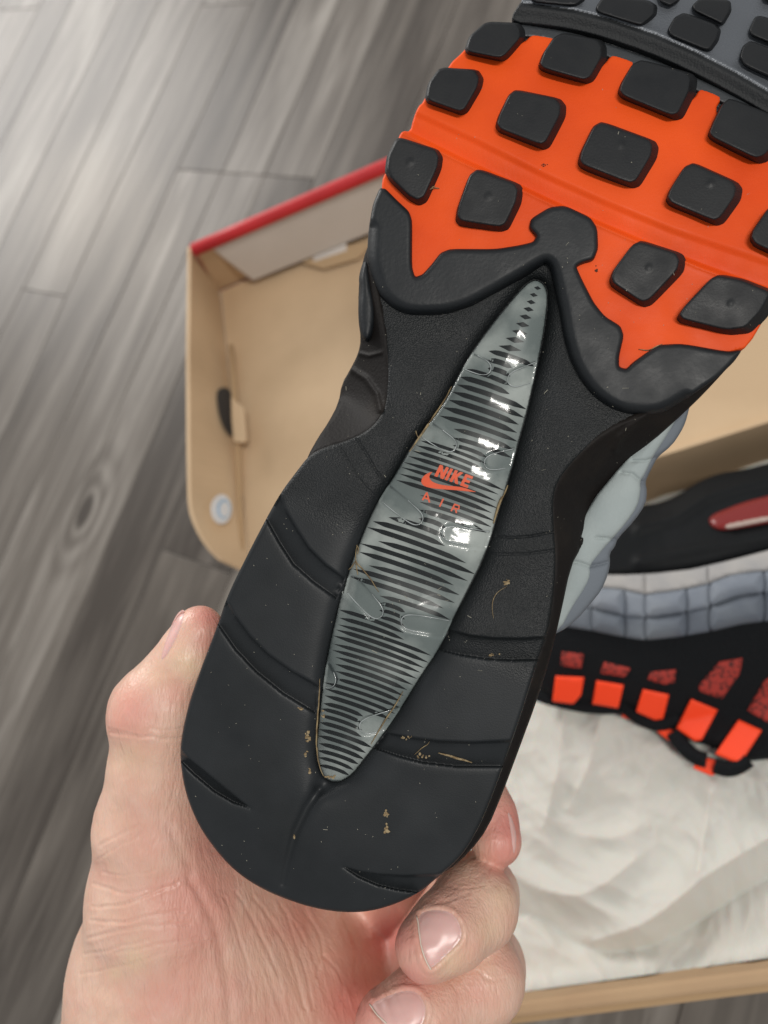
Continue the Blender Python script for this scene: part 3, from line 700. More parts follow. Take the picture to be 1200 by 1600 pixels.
LUGS = [R1((375, 64), (472, 68), (487, 88), (490, 115), (440, 172), (420, 182), (320, 162), (312, 148), (325, 108)),
 R1((240, 198), (352, 205), (368, 232), (362, 262), (322, 332), (303, 341), (205, 306), (196, 290), (205, 245)),
 R1((600, 97), (712, 118), (728, 138), (729, 175), (692, 240), (670, 249), (540, 212), (527, 196), (540, 160), (572, 112)),
 R1((462, 263), (592, 290), (610, 312), (608, 345), (562, 432), (543, 441), (413, 392), (401, 373), (410, 342), (440, 280)),
 R1((832, 176), (978, 216), (992, 236), (986, 278), (952, 348), (928, 356), (773, 292), (760, 273), (770, 245), (803, 190)),
 R1((715, 357), (872, 414), (882, 435), (876, 468), (828, 548), (805, 556), (653, 497), (643, 480), (650, 450), (688, 372)),
 R1((1090, 288), (1245, 350), (1262, 375), (1250, 425), (1200, 475), (1172, 482), (1035, 416), (1023, 400), (1035, 368), (1063, 310)),
 R1((985, 477), (1112, 535), (1126, 555), (1120, 588), (1073, 655), (1050, 665), (913, 607), (901, 590), (910, 562), (955, 490)),
 R1((1225, 600), (1350, 665), (1365, 690), (1315, 775), (1290, 785), (1160, 727), (1146, 705), (1153, 680), (1200, 612)),
 R1((125, 404), (238, 440), (250, 463), (245, 500), (203, 595), (180, 606), (150, 590), (92, 532), (79, 505), (84, 462), (108, 412)),
 R1((352, 495), (472, 540), (484, 562), (478, 600), (443, 674), (420, 683), (298, 664), (285, 648), (290, 612), (325, 515)),
 R2((830, 237), (948, 275), (960, 300), (952, 332), (862, 428), (835, 436), (743, 375), (736, 355), (745, 328), (803, 250)),
 R2((1060, 336), (1130, 350), (1235, 392), (1200, 455), (1150, 508), (1085, 516), (945, 481), (933, 465), (950, 438), (1035, 348))]
def lug(L_, hf, fine=1.6):
    O = resample(chaikin(L_, 2, q=.13), 2.2); c = (O.min(0) + O.max(0)) / 2; e = (O.max(0) - O.min(0)); O = c + (O - c) * 1.025
    k = .875; sft = np.array([-.030, -.046]) * e
    top = c + (O - c) * k + sft
    patch('lug', top, hf, shoe_map, LUG, sh, step=4, fine=fine, edge_r=4.0, edge_drop=.6, skirt=4.2, pre=True, basef=lambda V: c + (V - sft - c) / k)
dots = {5: (971, 226), 7: (1111, 286), 9: (641, 253), 10: (763, 307), 11: (1014, 418), 12: (1142, 474)}
for i, L_ in enumerate(LUGS):
    dt = dots.get(i)
    def lh(X, s, dt=dt, i=i):
        h = 1.5 + .25 * np.sin(X[:, 0] * .05 + i) + 0 * s
        if dt: h = h + .28 * np.exp(-(np.hypot(X[:, 0] - dt[0], X[:, 1] - dt[1]) / 5.0) ** 4)
        return h
    lug(L_, lh)
# strip between orange and toe, toe block with its own lugs
STRIP = R1((412, 150), (418, 72), (440, 64), (520, 76), (640, 98), (730, 128), (850, 170), (980, 222), (1080, 270), (1200, 330), (1390, 430), (1380, 470), (1200, 368), (1080, 308), (980, 262), (850, 212), (730, 168), (620, 130), (520, 108), (450, 112), (430, 170))
STR_ = mat('rand_rubber', (.034, .038, .042), .45, bumps=[('Noise', 1100, .3, .0004)])
patch('flex_strip', STRIP, lambda X, s: -2.9 + 0 * s, shoe_map, STR_, sh, step=5, fine=1.7, edge_r=4, edge_drop=.8, skirt=3)
back_o = [(750, 110), (775, 62), (825, 22), (1330, -40), (1300, 270), (1225, 330), (1100, 260), (900, 140), (760, 90)]
patch('forefoot_midsole', back_o, lambda X, s: -4.2 + 0 * s, shoe_map, TOET, sh, step=8, fine=4, edge_r=0, skirt=14)
toeE = R1((455, 64), (520, 70), (620, 85), (720, 110), (850, 155), (960, 203), (1080, 265), (1200, 335), (1400, 450))
toeE_a = np.array(toeE)
TOEo = R1((448, 48), (470, 14), (500, -30), (600, -120), (1400, -120), (1400, 450), (1200, 335), (1080, 265), (960, 203), (850, 155), (720, 110), (620, 85), (520, 72), (455, 66))
def toe_h(X, s):
    d = seg_dist(X, toeE_a, False)
    return -1.9 + 2.2 * sm(d / 30) - .5 * np.exp(-((d - 30) / 3) ** 2) - 1.0 * sm((d - 34) / 10)
TOEM = mat('toe_rubber_painted_sheen', (.012, .0135, .015), .5, bumps=[('Noise', 1700, .45, .0004)])
_nt = TOEM.node_tree; _b = _nt.nodes['Principled BSDF']; _b.inputs['Specular IOR Level'].default_value = .35
_at = _nt.nodes.new('ShaderNodeAttribute'); _at.attribute_name = 'mask'; _mx = _nt.nodes.new('ShaderNodeMix'); _mx.data_type = 'RGBA'
_mx.inputs[6].default_value = (.010, .0115, .013, 1); _mx.inputs[7].default_value = (.125, .135, .150, 1)  # edge band black; paler toe base has its reflected glare put into the colour
_nt.links.new(_at.outputs['Fac'], _mx.inputs[0]); _nt.links.new(_mx.outputs[2], _b.inputs['Base Color'])
_mr = _nt.nodes.new('ShaderNodeMapRange'); _mr.inputs[3].default_value = .6; _mr.inputs[4].default_value = .34; _nt.links.new(_at.outputs['Fac'], _mr.inputs[0]); _nt.links.new(_mr.outputs[0], _b.inputs['Roughness'])
_mm = _nt.nodes.new('ShaderNodeMath'); _mm.operation = 'MULTIPLY'; _mm.inputs[1].default_value = .35; _nt.links.new(_at.outputs['Fac'], _mm.inputs[0]); _nt.links.new(_mm.outputs[0], _b.inputs['Metallic'])
def toe_sheen_mask(X): return (seg_dist(X, toeE_a, False) > 31).astype(float)
patch('toe_outsole', TOEo, toe_h, shoe_map, TOEM, sh, attr=toe_sheen_mask, step=5, fine=1.8, edge_r=3, edge_drop=.6, skirt=3.5, breaks=[(toeE_a, 40)], smooth_it=1)
TL = [R1((500, -40), (640, -40), (676, 0), (645, 24), (515, 12), (503, 0)), R1((715, -10), (855, 0), (884, 18), (882, 48), (842, 82), (822, 80), (700, 42), (692, 26)),
      R1((955, 36), (1055, 72), (1070, 92), (1062, 125), (1038, 158), (1020, 156), (912, 112), (904, 90), (925, 52)), R1((1000, -5), (1095, 0), (1099, 35), (1073, 80), (1050, 68), (982, 36), (976, 18)),
      R1((1165, 42), (1280, 75), (1290, 110), (1270, 150), (1250, 150), (1150, 110), (1142, 92)), R1((1150, 118), (1280, 170), (1300, 200), (1270, 262), (1130, 200), (1114, 172), (1125, 135)),
      R1((870, -30), (950, -20), (945, 4), (917, 22), (885, 10)), R1((1180, -30), (1300, -20), (1290, 20), (1190, 5))]
for L_ in TL:
    lug(L_, lambda X, s: 1.7 + 0 * s, 1.8)

# air unit
DENTS = [((720, 560), (754, 574)), ((660, 668), (700, 694)), ((600, 770), (648, 808)), ((550, 915), (586, 954)), ((505, 1050), (512, 1062)),
         ((850, 575), (806, 592)), ((815, 712), (770, 722)), ((775, 846), (704, 834)), ((712, 985), (640, 972)), ((622, 1120), (575, 1134))]
def air_h(X, s, top=0.0):
    d = np.clip(s, 0, 60)
    h = -3.2 + 3.0 * (1 - np.exp(-d / 20.))
    u = axis_u(X)
    h += .45 * np.sin(u * .052 + 1.0) * sm(d / 25)
    for a_, b_2 in DENTS:
        dd = seg_dist(X, np.array([a_, b_2], float), False)
        h -= .5 * sm((17 - dd) / 5.0) * sm(d / 4)
    return h + top
WELD = mat('weld_line', (.34, .37, .37), .12, set={'Specular IOR Level': .8})
air = patch('air_unit', AIR, lambda X, s: air_h(X, s), shoe_map, INNER, sh, step=3, fine=1.8, edge_r=0, skirt=3, pre=True)
patch('clear_film', AIR, lambda X, s: air_h(X, s, .35), shoe_map, SHELL, air, step=2, fine=1.8, edge_r=0, skirt=.5, pre=True)
def on_air(P, lift):
    P = np.asarray(P, float); s = sd(P, AIR); return shoe_map(P, air_h(P, np.clip(s, 0, None)) + lift)
def decal(name, outl, m, lift=.1, fine=2.0, it=0, parent=None):
    O = resample(chaikin(outl, it) if it else np.asarray(outl, float), 1.3)
    res = delaunay_2d_cdt([Vector(v) for v in O], [], [list(range(len(O)))], 1, 1e-6)
    V = np.array([tuple(v) for v in res[0]])
    T = [list(f) for f in res[2]]
    o = mesh(name, on_air(V, lift), T, m, parent or air)
    bm = bmesh.new(); bm.from_mesh(o.data)
    for f in bm.faces:
        if f.normal.z < 0: f.normal_flip()
    bm.to_mesh(o.data); bm.free(); return o
def stripe(cx, cy, ang_, la, lb, th, sag, full=3.0, pw=.9):
    """lens: tips la to the left and lb to the right of the centre"""
    ca, sa = math.cos(ang_), math.sin(ang_)
    n = max(8, int((la + lb) / 5)); top = []; bot = []
    for i in range(n + 1):
        t = i / n; x = -la + (la + lb) * t
        w = th * .5 * min(1, (1 - abs(2 * t - 1)) * full) ** pw
        yb = -sag * (1 - (2 * t - 1) ** 2)
        top.append((x, yb - w)); bot.append((x, yb + w))
    loopv = top + bot[1:-1][::-1]
    V2 = np.array([(cx + x * ca - y * sa, cy + x * sa + y * ca) for x, y in loopv])
    Fc = []; m_ = n + 1; B = lambda i: 0 if i == 0 else (n if i == n else m_ + (n - 1 - i))
    for i in range(n):
        q = [B(i), B(i + 1), i + 1, i]; q2 = []
        for k in q:
            if k not in q2: q2.append(k)
        Fc.append(q2[::-1] if False else q2)
    o = mesh('stripe', on_air(V2, .07), Fc, STR, air)
    return o
srs = random.Random(3)
for k, (x, y, l, th) in enumerate([(1000, 125, 15, 12), (985, 152, 17, 13), (975, 180, 19, 14), (965, 208, 22, 15), (953, 238, 25, 16), (942, 268, 28, 17), (930, 298, 33, 18), (912, 328, 40, 19), (892, 360, 48, 20)]):
    p = R3((x, y))[0]; stripe(p[0], p[1], math.radians(12), l / 2.5 * .95, l / 2.5 * .95, th / 2.5 * 1.25, 0, 1.0, 1.0)
yv = 561.0; k = 0
while yv < 1206:
    # centre line of the unit at this height
    cxl = np.interp(yv, [436, 520, 600, 700, 760, 850, 950, 1050, 1150, 1215], [838, 815, 787, 745, 715, 665, 622, 590, 552, 522])
    dv = np.array([math.cos(math.radians(19)), math.sin(math.radians(19))]); c0 = np.array([cxl, yv])
    ts = np.arange(-140, 140, 1.0); pts = c0 + ts[:, None] * dv; ins = inside(pts, AIR)
    i0 = 140; a_ = i0
    while a_ > 0 and ins[a_]: a_ -= 1
    b_2 = i0
    while b_2 < 279 and ins[b_2]: b_2 += 1
    la, lb = -(ts[a_]) - 2, ts[b_2] - 2
    mode = k % 2
    ja = srs.uniform(-.01, .03) * (la + lb); jb = srs.uniform(-.01, .04) * (la + lb)
    if 830 < yv < 960: jb += .10 * (la + lb) * (k % 3 == 0); ja += .12 * (la + lb) * (k % 3 == 1)
    # indentations carry no print
    for (p1, p2) in DENTS:
        if abs(p2[1] - yv) < 20:
            if p2[0] < cxl: ja = max(ja, (la - (cxl - p2[0] - 8)) * .95)
            else: jb = max(jb, (lb - (p2[0] - 10 - cxl)) * .95)
    sp = float(np.interp(yv, [540, 690, 705, 790, 810, 930, 950, 1210], [12.6, 12.2, 8.8, 9.2, 12.0, 12.4, 9.8, 9.6]))
    if la + lb - ja - jb > 20: stripe(c0[0], c0[1], math.radians(19 + srs.uniform(-1, 1)), max(4, la - ja), max(4, lb - jb), sp * srs.uniform(.56, .70), 2.5)
    yv += sp; k += 1
# printed mark and letters
sw = R13((418, 528), (385, 536), (345, 558), (322, 588), (316, 622), (335, 648), (375, 664), (440, 674), (520, 681), (610, 686), (700, 696), (798, 704), (740, 686), (690, 668), (640, 657), (560, 650), (480, 640), (425, 622), (398, 602), (385, 578), (392, 553))
decal('print_swoosh', sw, PRINT, .14, it=1)
def aff(O, bx, by, pts): return R13(*[(O[0] + x * bx[0] + y * by[0], O[1] + x * bx[1] + y * by[1]) for x, y in pts])
LET = {'N': [[(0, 0), (.34, 0), (.34, .52), (.68, 0), (1, 0), (1, 1), (.68, 1), (.68, .46), (.34, 1), (0, 1)]],
       'I': [[(0, 0), (1, 0), (1, 1), (0, 1)]],
       'K': [[(0, 0), (.34, 0), (.34, .36), (.66, 0), (1.06, 0), (.62, .52), (1.0, 1), (.62, 1), (.34, .66), (.34, 1), (0, 1)]],
       'E': [[(0, 0), (1, 0), (1, .22), (.36, .22), (.36, .40), (.92, .40), (.92, .60), (.36, .60), (.36, .78), (1, .78), (1, 1), (0, 1)]]}
for ch, O, w in (('N', (427, 566), 78), ('I', (516, 597), 24), ('K', (556, 611), 72), ('E', (646, 645), 66)):
    dxy = (w, w * .36); upv = (50, -98)
    for pl in LET[ch]: decal('print_letter', aff(O, dxy, upv, pl), PRINT, .14)
def stroke(pts, w):
    pts = np.array(pts, float); d = np.diff(pts, axis=0); d /= np.linalg.norm(d, axis=1)[:, None]
    n = np.stack([-d[:, 1], d[:, 0]], 1); nn = np.vstack([n[:1], (n[:-1] + n[1:]) / 2, n[-1:]]); nn /= np.linalg.norm(nn, axis=1)[:, None]
    return list(map(tuple, pts + nn * w / 2)) + list(map(tuple, (pts - nn * w / 2)[::-1]))
for name, sts in (('A', [[(328, 772), (365, 706)], [(365, 704), (388, 792)], [(342, 752), (384, 764)]]), ('I', [[(505, 760), (474, 828)]]), ('R', [[(605, 803), (572, 866)], [(600, 806), (640, 820), (638, 848), (585, 838)], [(610, 842), (617, 882)]])):
    polys = [R13(*stroke(s_, 14)) for s_ in sts]
    V = []; Fc = []
    for j, pl in enumerate(polys):
        res = delaunay_2d_cdt([Vector(v) for v in resample(pl, 1.2)], [], [list(range(len(resample(pl, 1.2))))], 1, 1e-6)
        off = len(V); V += [tuple(v) for v in res[0]]; Fc += [[i + off for i in f] for f in res[2]]
    o = mesh('print_letter', on_air(np.array(V), .14), Fc, PRINT, air)
    if name == 'A': pass

# curved weld lines round the pinched spots of the film
for a_, b_2 in DENTS:
    a_, b_2 = np.array(a_, float), np.array(b_2, float); d = (b_2 - a_) / np.linalg.norm(b_2 - a_); nn_ = np.array([-d[1], d[0]]); Lw = np.linalg.norm(b_2 - a_)
    P = [a_ + nn_ * 13 + d * 2, a_ + nn_ * 13.5 + d * Lw * .6, b_2 + nn_ * 12 + d * 3, b_2 + nn_ * 6 + d * 13, b_2 - nn_ * 4 + d * 14, b_2 - nn_ * 12 + d * 6, a_ - nn_ * 14 + d * Lw * .6]
    P = resample(chaikin(P, 2, False), 2.5, False); P = P[sd(P, AIR) > 2]
    if len(P) < 5: continue
    P3 = on_air(P, .34); rr = [.00017 * (.35 + .65 * abs(math.sin(i * .21 + a_[0]))) for i in range(len(P3))]
    vv, ff = tube([tuple(q) for q in P3], rr, 6); mesh('weld_line', vv, ff, WELD, air)
# midsole side walls
OUTS = [(640, 330), (590, 350), (572, 390), (563, 425), (560, 455), (560, 500), (564, 530), (560, 552), (548, 576), (534, 600), (529, 630), (512, 662), (498, 682), (480, 714), (470, 745), (440, 790), (400, 860), (350, 975), (315, 1080), (305, 1180), (315, 1250), (350, 1320), (430, 1375), (540, 1400), (640, 1385), (700, 1362),
        (735, 1330), (762, 1295), (785, 1240), (802, 1195), (840, 1092), (860, 1028), (876, 960), (892, 884), (908, 856), (928, 826), (946, 800), (960, 760), (976, 728), (1010, 698), (1048, 664), (1085, 630), (1114, 600), (1150, 560), (1200, 490), (1215, 420), (1000, 380), (800, 340)]
HEELc = resample(chaikin(HEEL, 2), 4)
rib1 = np.array(R3((300, 380), (340, 390), (385, 378))); rib2 = np.array(R3((268, 440), (330, 480), (372, 540), (385, 600)))
rib3 = np.array(R3((235, 520), (232, 570), (200, 630), (150, 690)))
ribR = np.array(R8((520, 130), (460, 170), (420, 210), (405, 255))); ribR2 = np.array(R8((365, 500), (300, 545), (270, 600), (262, 650)))
def mid_h(X, s):
    d = -sd(X, HEELc)
    h = -3.2 - .22 * np.clip(d, 0, None) - 7 * sm((-d - 4) / 14)
    left = X[:, 0] < 700
    h = h + 1.0 * np.exp(-(seg_dist(X, rib1, False) / 3) ** 2) + 1.4 * np.exp(-(seg_dist(X, rib2, False) / 4.5) ** 2) - .8 * np.exp(-(seg_dist(X, rib3, False) / 2) ** 2)
    h = h + 1.3 * np.exp(-(seg_dist(X, ribR, False) / 6) ** 2) - .8 * np.exp(-(seg_dist(X, ribR2, False) / 2) ** 2)
    return h
patch('midsole', OUTS, mid_h, shoe_map, MID, sh, step=6, fine=2, edge_r=4, edge_drop=1.5, skirt=26, breaks=[(rib1, 8), (rib2, 10), (rib3, 6), (ribR, 12), (ribR2, 6)], smooth_it=1)
# small black pod on the arch side
pod = R3((322, 10), (300, 80), (305, 130), (298, 200), (303, 290), (320, 330), (345, 330), (362, 290), (370, 200), (350, 100), (342, 20))
patch('side_rib', pod, lambda X, s: -5.0 + 1.2 * sm(s / 8), shoe_map, RUB, sh, step=4, fine=2, edge_r=5, edge_drop=2, skirt=8)
# grey side panels of the upper, seen past the right edge
RIMO = R8((700, 60), (690, 105), (678, 150), (660, 188), (625, 240), (566, 288), (548, 326), (532, 356), (521, 384), (528, 420), (522, 470), (478, 535), (412, 604), (402, 636), (381, 662), (384, 700), (375, 745), (350, 805), (310, 855), (250, 925), (185, 972), (120, 990), (200, 640), (380, 360))
FACO = R8((670, 70), (655, 110), (640, 140), (625, 168), (590, 225), (550, 284), (520, 350), (500, 380), (503, 420), (490, 480), (440, 550), (388, 608), (352, 650), (302, 712), (308, 742), (290, 790), (230, 880), (190, 958), (120, 990), (200, 640), (380, 360))
JN = [np.array(R8(*q)) for q in (((470, 300), (520, 300), (570, 285)), ((425, 345), (470, 352), (505, 382), (532, 388)), ((330, 600), (388, 606), (416, 608)), ((225, 690), (262, 698), (302, 712), (345, 704), (390, 690)))]
MIDJ = [np.array(R8(*q)) for q in (((600, 130), (655, 120)),)]
def rib_h(base, w, dp):
    def f(X, s):
        h = base + 2.0 * (1 - np.exp(-s / 10))
        for J_ in JN: h = h - dp * np.exp(-seg_dist(X, J_, False) / w)
        return h
    return f
jb_ = [(J_, 8) for J_ in JN]
patch('upper_panel', RIMO, rib_h(-17, 3.0, 1.6), shoe_map, GREY2, sh, step=4, fine=1.8, edge_r=5, edge_drop=2.0, skirt=9, smooth_it=1, breaks=jb_)
patch('suede_facing', FACO, rib_h(-14.6, 2.2, 1.3), shoe_map, GREY, sh, step=4, fine=1.8, edge_r=3, edge_drop=1.0, skirt=4, smooth_it=1, breaks=jb_)
# hidden rest of the upper keeps the shoe solid behind its sole
UPo = [(700, 380), (640, 560), (600, 740), (480, 850), (400, 1000), (370, 1150), (390, 1270), (470, 1340), (580, 1345), (670, 1300), (730, 1180), (780, 1040), (820, 880), (900, 760), (1050, 560), (1100, 420), (1250, 300), (1250, 60), (950, 60), (780, 150)]
patch('upper', UPo, lambda X, s: -18 + 0 * s, shoe_map, MESHB, sh, step=12, fine=6, edge_r=0, skirt=40)

# ------------------------------------------------------------------ debris on the sole
def surf_h(P):
    P = np.asarray(P, float)
    return P
def sole_bvh():
    V = []; Fc = []
    for o in sh.children_recursive:
        if o.name.split('.')[0] in ('heel_outsole', 'air_unit', 'forefoot_pad', 'lug', 'orange_tread', 'clear_film', 'midsole'):
            off = len(V); V += [tuple(v.co) for v in o.data.vertices]; Fc += [[i + off for i in p.vertices] for p in o.data.polygons]
    return BVHTree.FromPolygons([Vector(v) for v in V], Fc)
SB = sole_bvh()
camL = Vector((CAMP - P0) @ RS)
def on_sole(p, lift=.0):
    d = Vector((np.array(c2w(ray(np.array(p, float)))) - CAMP) @ RS)
    h = SB.ray_cast(camL, d)
    if h[0] is None: return None
    return h[0] + Vector((0, 0, lift / 1000))
def M4s(): return M3
def sole_thing(name, paths, rad, m, label, cat, lift=.35, group=None, kind=None, sides=5):
    V = []; Fc = []
    for P in paths:
        pp = resample(chaikin(P, 2, False), 3, False)
        q = [on_sole(x, lift + .12 * math.sin(i * .8)) for i, x in enumerate(pp)]; q = [x for x in q if x is not None]
        if len(q) < 3: continue
        n = len(q); rr = [rad / 1000 * (.35 + .65 * math.sin(math.pi * (i + .6) / (n + .2))) for i in range(n)]
        v_, f_ = tube(q, rr, sides); off = len(V); V += v_; Fc += [[i + off for i in f] for f in f_]
    o = mesh(name, V, Fc, m); c = np.mean(V, axis=0); o.data.transform(Matrix.Translation(-Vector(c)))
    o.matrix_world = M3 @ Matrix.Translation(c)
    return tag(o, label, cat, group, kind)
sole_thing('straw', [R3((665, 510), (640, 560), (600, 620), (570, 665), (545, 700), (500, 765))], .38, STRAW, 'long dry straw blade wedged along the upper left edge of the air window', 'straw')
sole_thing('straw', [R3((525, 683), (528, 700), (538, 712), (533, 722))], .2, STRAW, 'short hooked straw bit left of the window blade', 'straw')
sole_thing('straw', [R3((884, 895), (872, 925), (855, 955), (840, 1000), (828, 1045))], .42, STRAW, 'stiff brown straw piece along the right edge of the air window', 'straw')
sole_thing('straw', [R3((296, 1128), (290, 1160), (290, 1195), (310, 1215), (345, 1255), (380, 1312)), R3((290, 1190), (275, 1215), (262, 1225)), R3((290, 1192), (298, 1245)), R3((293, 1130), (303, 1140), (297, 1165))], .2, STRAW, 'knotted thin straw with a long tail over the left window edge', 'straw')
sole_thing('straw', [R5((775, 238), (800, 215), (818, 205), (822, 196))], .14, STRAW, 'thin curled straw in the lower right groove', 'straw')
sole_thing('hair', [R3((880, 1290), (845, 1310), (825, 1340), (822, 1380), (828, 1415))], .11, DIRT, 'fine brown curved fibre on the right heel block', 'fibre')
sole_thing('straw', [R5((480, 0), (478, 60), (472, 130), (468, 200), (476, 270), (492, 305))], .28, STRAW, 'brown straw stem along the lower left edge of the air window', 'straw', lift=.2)
sole_thing('straw', [R5((740, 40), (715, 85), (690, 120), (660, 170), (640, 205))], .26, STRAW, 'brown straw stem along the lower right edge of the air window', 'straw', lift=.2)
sole_thing('straw', [R5((850, 232), (880, 240), (920, 252), (955, 262))], .35, DIRT, 'flat brown straw flake at the bottom of the lower right groove', 'straw', lift=.2)
sole_thing('straw', [R2((820, 555), (850, 560), (875, 545), (890, 540))], .16, STRAW, 'pale fibre at the tip of the right orange notch', 'straw')
sole_thing('straw', [R2((215, 552 - 469 + 0), (225, 78)), R1((210, 556), (225, 552), (238, 553))], .16, STRAW, 'tiny pale fibre on the upper left lug', 'straw')
def clump(cx, cy, rx, ry, n, name, label, m, size=.45):
    V = []; Fc = []
    rr = random.Random(int(cx * 7 + cy))
    for _ in range(n):
        p = (cx + rr.gauss(0, rx * .5), cy + rr.gauss(0, ry * .5)); q = on_sole(p, .1)
        if q is None: continue
        bm = bmesh.new(); bmesh.ops.create_icosphere(bm, subdivisions=1, radius=size / 1000 * rr.uniform(.4, 1.1))
        sc = Vector((rr.uniform(.6, 1.6), rr.uniform(.6, 1.4), .5)); off = len(V)
        for v_ in bm.verts: V.append(tuple(Vector((v_.co.x * sc.x, v_.co.y * sc.y, v_.co.z * sc.z)) * rr.uniform(.8, 1.2) + q))
        bm.verts.ensure_lookup_table()
        for f in bm.faces: Fc.append([v_.index + off for v_ in f.verts])
        bm.free()
    o = mesh(name, V, Fc, m, smooth=False); c = np.mean(V, axis=0); o.data.transform(Matrix.Translation(-Vector(c))); o.matrix_world = M3 @ Matrix.Translation(c)
    return tag(o, label, 'dirt')
clump(604, 1272, 4, 6, 9, 'dirt_clump', 'dried tan dirt clump, upper one on the right heel block', DIRT, .5)
clump(604, 1295, 4, 6, 9, 'dirt_clump', 'dried tan dirt clump, lower one on the right heel block', DIRT, .5)
clump(792, 909, 4, 6, 10, 'dirt_clump', 'brown dirt clump right of the air window middle', DIRT, .4)
clump(480, 1152, 3.5, 8, 12, 'dirt_clump', 'crumbly dirt clump left of the window lower end', DIRT, .5)
clump(478, 1178, 3, 5, 7, 'dirt_clump', 'small dirt crumb cluster below the clump left of the window', DIRT, .4)
clump(484, 1205, 3, 6, 8, 'dirt_clump', 'dirt crumbs beside the bottom left of the window tip', DIRT, .45)
clump(515, 1214, 12, 3, 14, 'dirt_clump', 'dirt packed round the bottom tip of the air window', DIRT, .42)
clump(460, 1308, 2, 7, 6, 'dirt_clump', 'dirt crumbs in the heel crease', DIRT, .38)
clump(635, 1152, 14, 3, 12, 'dirt_clump', 'tan dirt along the top edge of the lower right groove', DIRT, .35)
clump(665, 1182, 16, 3, 9, 'dirt_clump', 'dark dirt in the bottom of the lower right groove', DIRT, .4)
clump(770, 1023, 12, 2, 7, 'dirt_clump', 'dirt in the middle right groove', DIRT, .35)
clump(470, 1107, 5, 2, 5, 'dirt_clump', 'dirt at the inner end of the middle left groove', DIRT, .4)
clump(505, 1120, 3, 10, 6, 'dirt_clump', 'dirt on the left rim of the window, lower part', DIRT, .3)
clump(932, 422, 3, 5, 6, 'dirt_clump', 'dark hair-like speck on the orange tread right of the centre knob', mat('dark_dirt', (.08, .03, .015), .9), .3)
clump(849, 258, 5, 2, 7, 'dirt_clump', 'small dark speck in the orange flex groove', bpy.data.materials['dark_dirt'], .3)
# scattered dust, uncountable
V = []; Fc = []; dr = random.Random(11)
for _ in range(1500):
    p = (dr.uniform(280, 1190), dr.uniform(60, 1425)); q = on_sole(p, .05)
    if q is None: continue
    if dr.random() < .6 and p[1] < 400: continue
    if noise.noise(Vector((p[0] * .02, p[1] * .02, 4.0))) + dr.uniform(-.35, .2) < 0: continue
    l = dr.uniform(.04, .20) if dr.random() < .93 else dr.uniform(.3, .9); a_ = dr.uniform(0, math.pi); w = dr.uniform(.03, .075)
    dx = Vector((math.cos(a_), math.sin(a_), 0)) * l / 1000; dy = Vector((-math.sin(a_), math.cos(a_), 0)) * w / 1000; dz = Vector((0, 0, .05 / 1000))
    off = len(V); V += [tuple(q + x) for x in (-dx - dy, dx * 1.0 - dy, dx + dy, -dx + dy, -dx * .7 + dz, dx * .7 + dz)]
    Fc += [[off, off + 1, off + 5, off + 4], [off + 1, off + 2, off + 5], [off + 2, off + 3, off + 4, off + 5], [off + 3, off, off + 4]]
o = mesh('dust', V, Fc, DUST, smooth=False); o.matrix_world = M3
tag(o, 'pale specks of dust and lint scattered over the black sole', 'dust', kind='stuff')

# ------------------------------------------------------------------ hand
def hp_(px, py, rpx, d): c = Qc((px, py), d); return np.array([c[0], c[1], c[2], rpx * d / F])
THUMB = [hp_(312, 984, 38, .243), hp_(296, 1028, 46, .244), hp_(250, 1112, 66, .246), hp_(248, 1160, 64, .248), hp_(245, 1215, 70, .25), hp_(243, 1290, 88, .254), hp_(262, 1400, 118, .260), hp_(280, 1520, 164, .272), hp_(300, 1700, 226, .29)]
THUMB2 = [hp_(228, 1108, 50, .246), hp_(262, 1060, 38, .246)]
PALM = [[hp_(330, 1380, 100, .275), hp_(400, 1560, 165, .292), hp_(440, 1760, 200, .30)], [hp_(430, 1500, 110, .302), hp_(520, 1680, 150, .312)], [hp_(560, 1540, 90, .318), hp_(600, 1720, 150, .32)]]
FING = [
 [hp_(775, 1313, 40, .249), hp_(762, 1275, 42, .255), hp_(735, 1210, 46, .268), hp_(690, 1230, 50, .30), hp_(600, 1450, 58, .33)],
 [hp_(669, 1479, 52, .229), hp_(703, 1452, 58, .233), hp_(742, 1416, 63, .242), hp_(745, 1400, 62, .262), hp_(738, 1400, 62, .29), hp_(620, 1560, 66, .325)],
 [hp_(612, 1602, 58, .232), hp_(660, 1578, 62, .236), hp_(746, 1528, 68, .247), hp_(752, 1508, 64, .266), hp_(745, 1520, 62, .29), hp_(630, 1640, 66, .32)],
 [hp_(640, 1690, 50, .238), hp_(740, 1620, 54, .252), hp_(742, 1610, 54, .285), hp_(640, 1720, 60, .315)],
]
def rc_dist(X, A, B):
    """distance to a round cone from A to B (x,y,z,r)"""
    A = A.astype(np.float32); B = B.astype(np.float32); ba = B - A; l2 = float((ba[:3] ** 2).sum())
    u = [X[..., i] - A[i] for i in range(3)]
    t = (u[0] * ba[0] + u[1] * ba[1] + u[2] * ba[2]) / np.float32(l2); np.clip(t, 0, 1, out=t)
    d = sum((u[i] - t * ba[i]) ** 2 for i in range(3))
    return np.sqrt(d) - (A[3] + t * ba[3])
def smin(a, b, k):
    h = np.clip(.5 + .5 * (b - a) / k, 0, 1); return b * (1 - h) + a * h - k * h * (1 - h)
def chain(X, ch, k):
    d = None
    for A, B in zip(ch[:-1], ch[1:]):
        q = rc_dist(X, A, B); d = q if d is None else smin(d, q, k)
    return d
vox = .0009
PALM.append([hp_(380, 1840, 180, .305), hp_(395, 2050, 170, .31)])
lo = np.array([-.125, -.325, -.372]); hi_ = np.array([.056, -.022, -.205])
ax = [np.arange(lo[i], hi_[i], vox).astype(np.float32) for i in range(3)]
G = np.stack(np.meshgrid(*ax, indexing='ij'), -1)
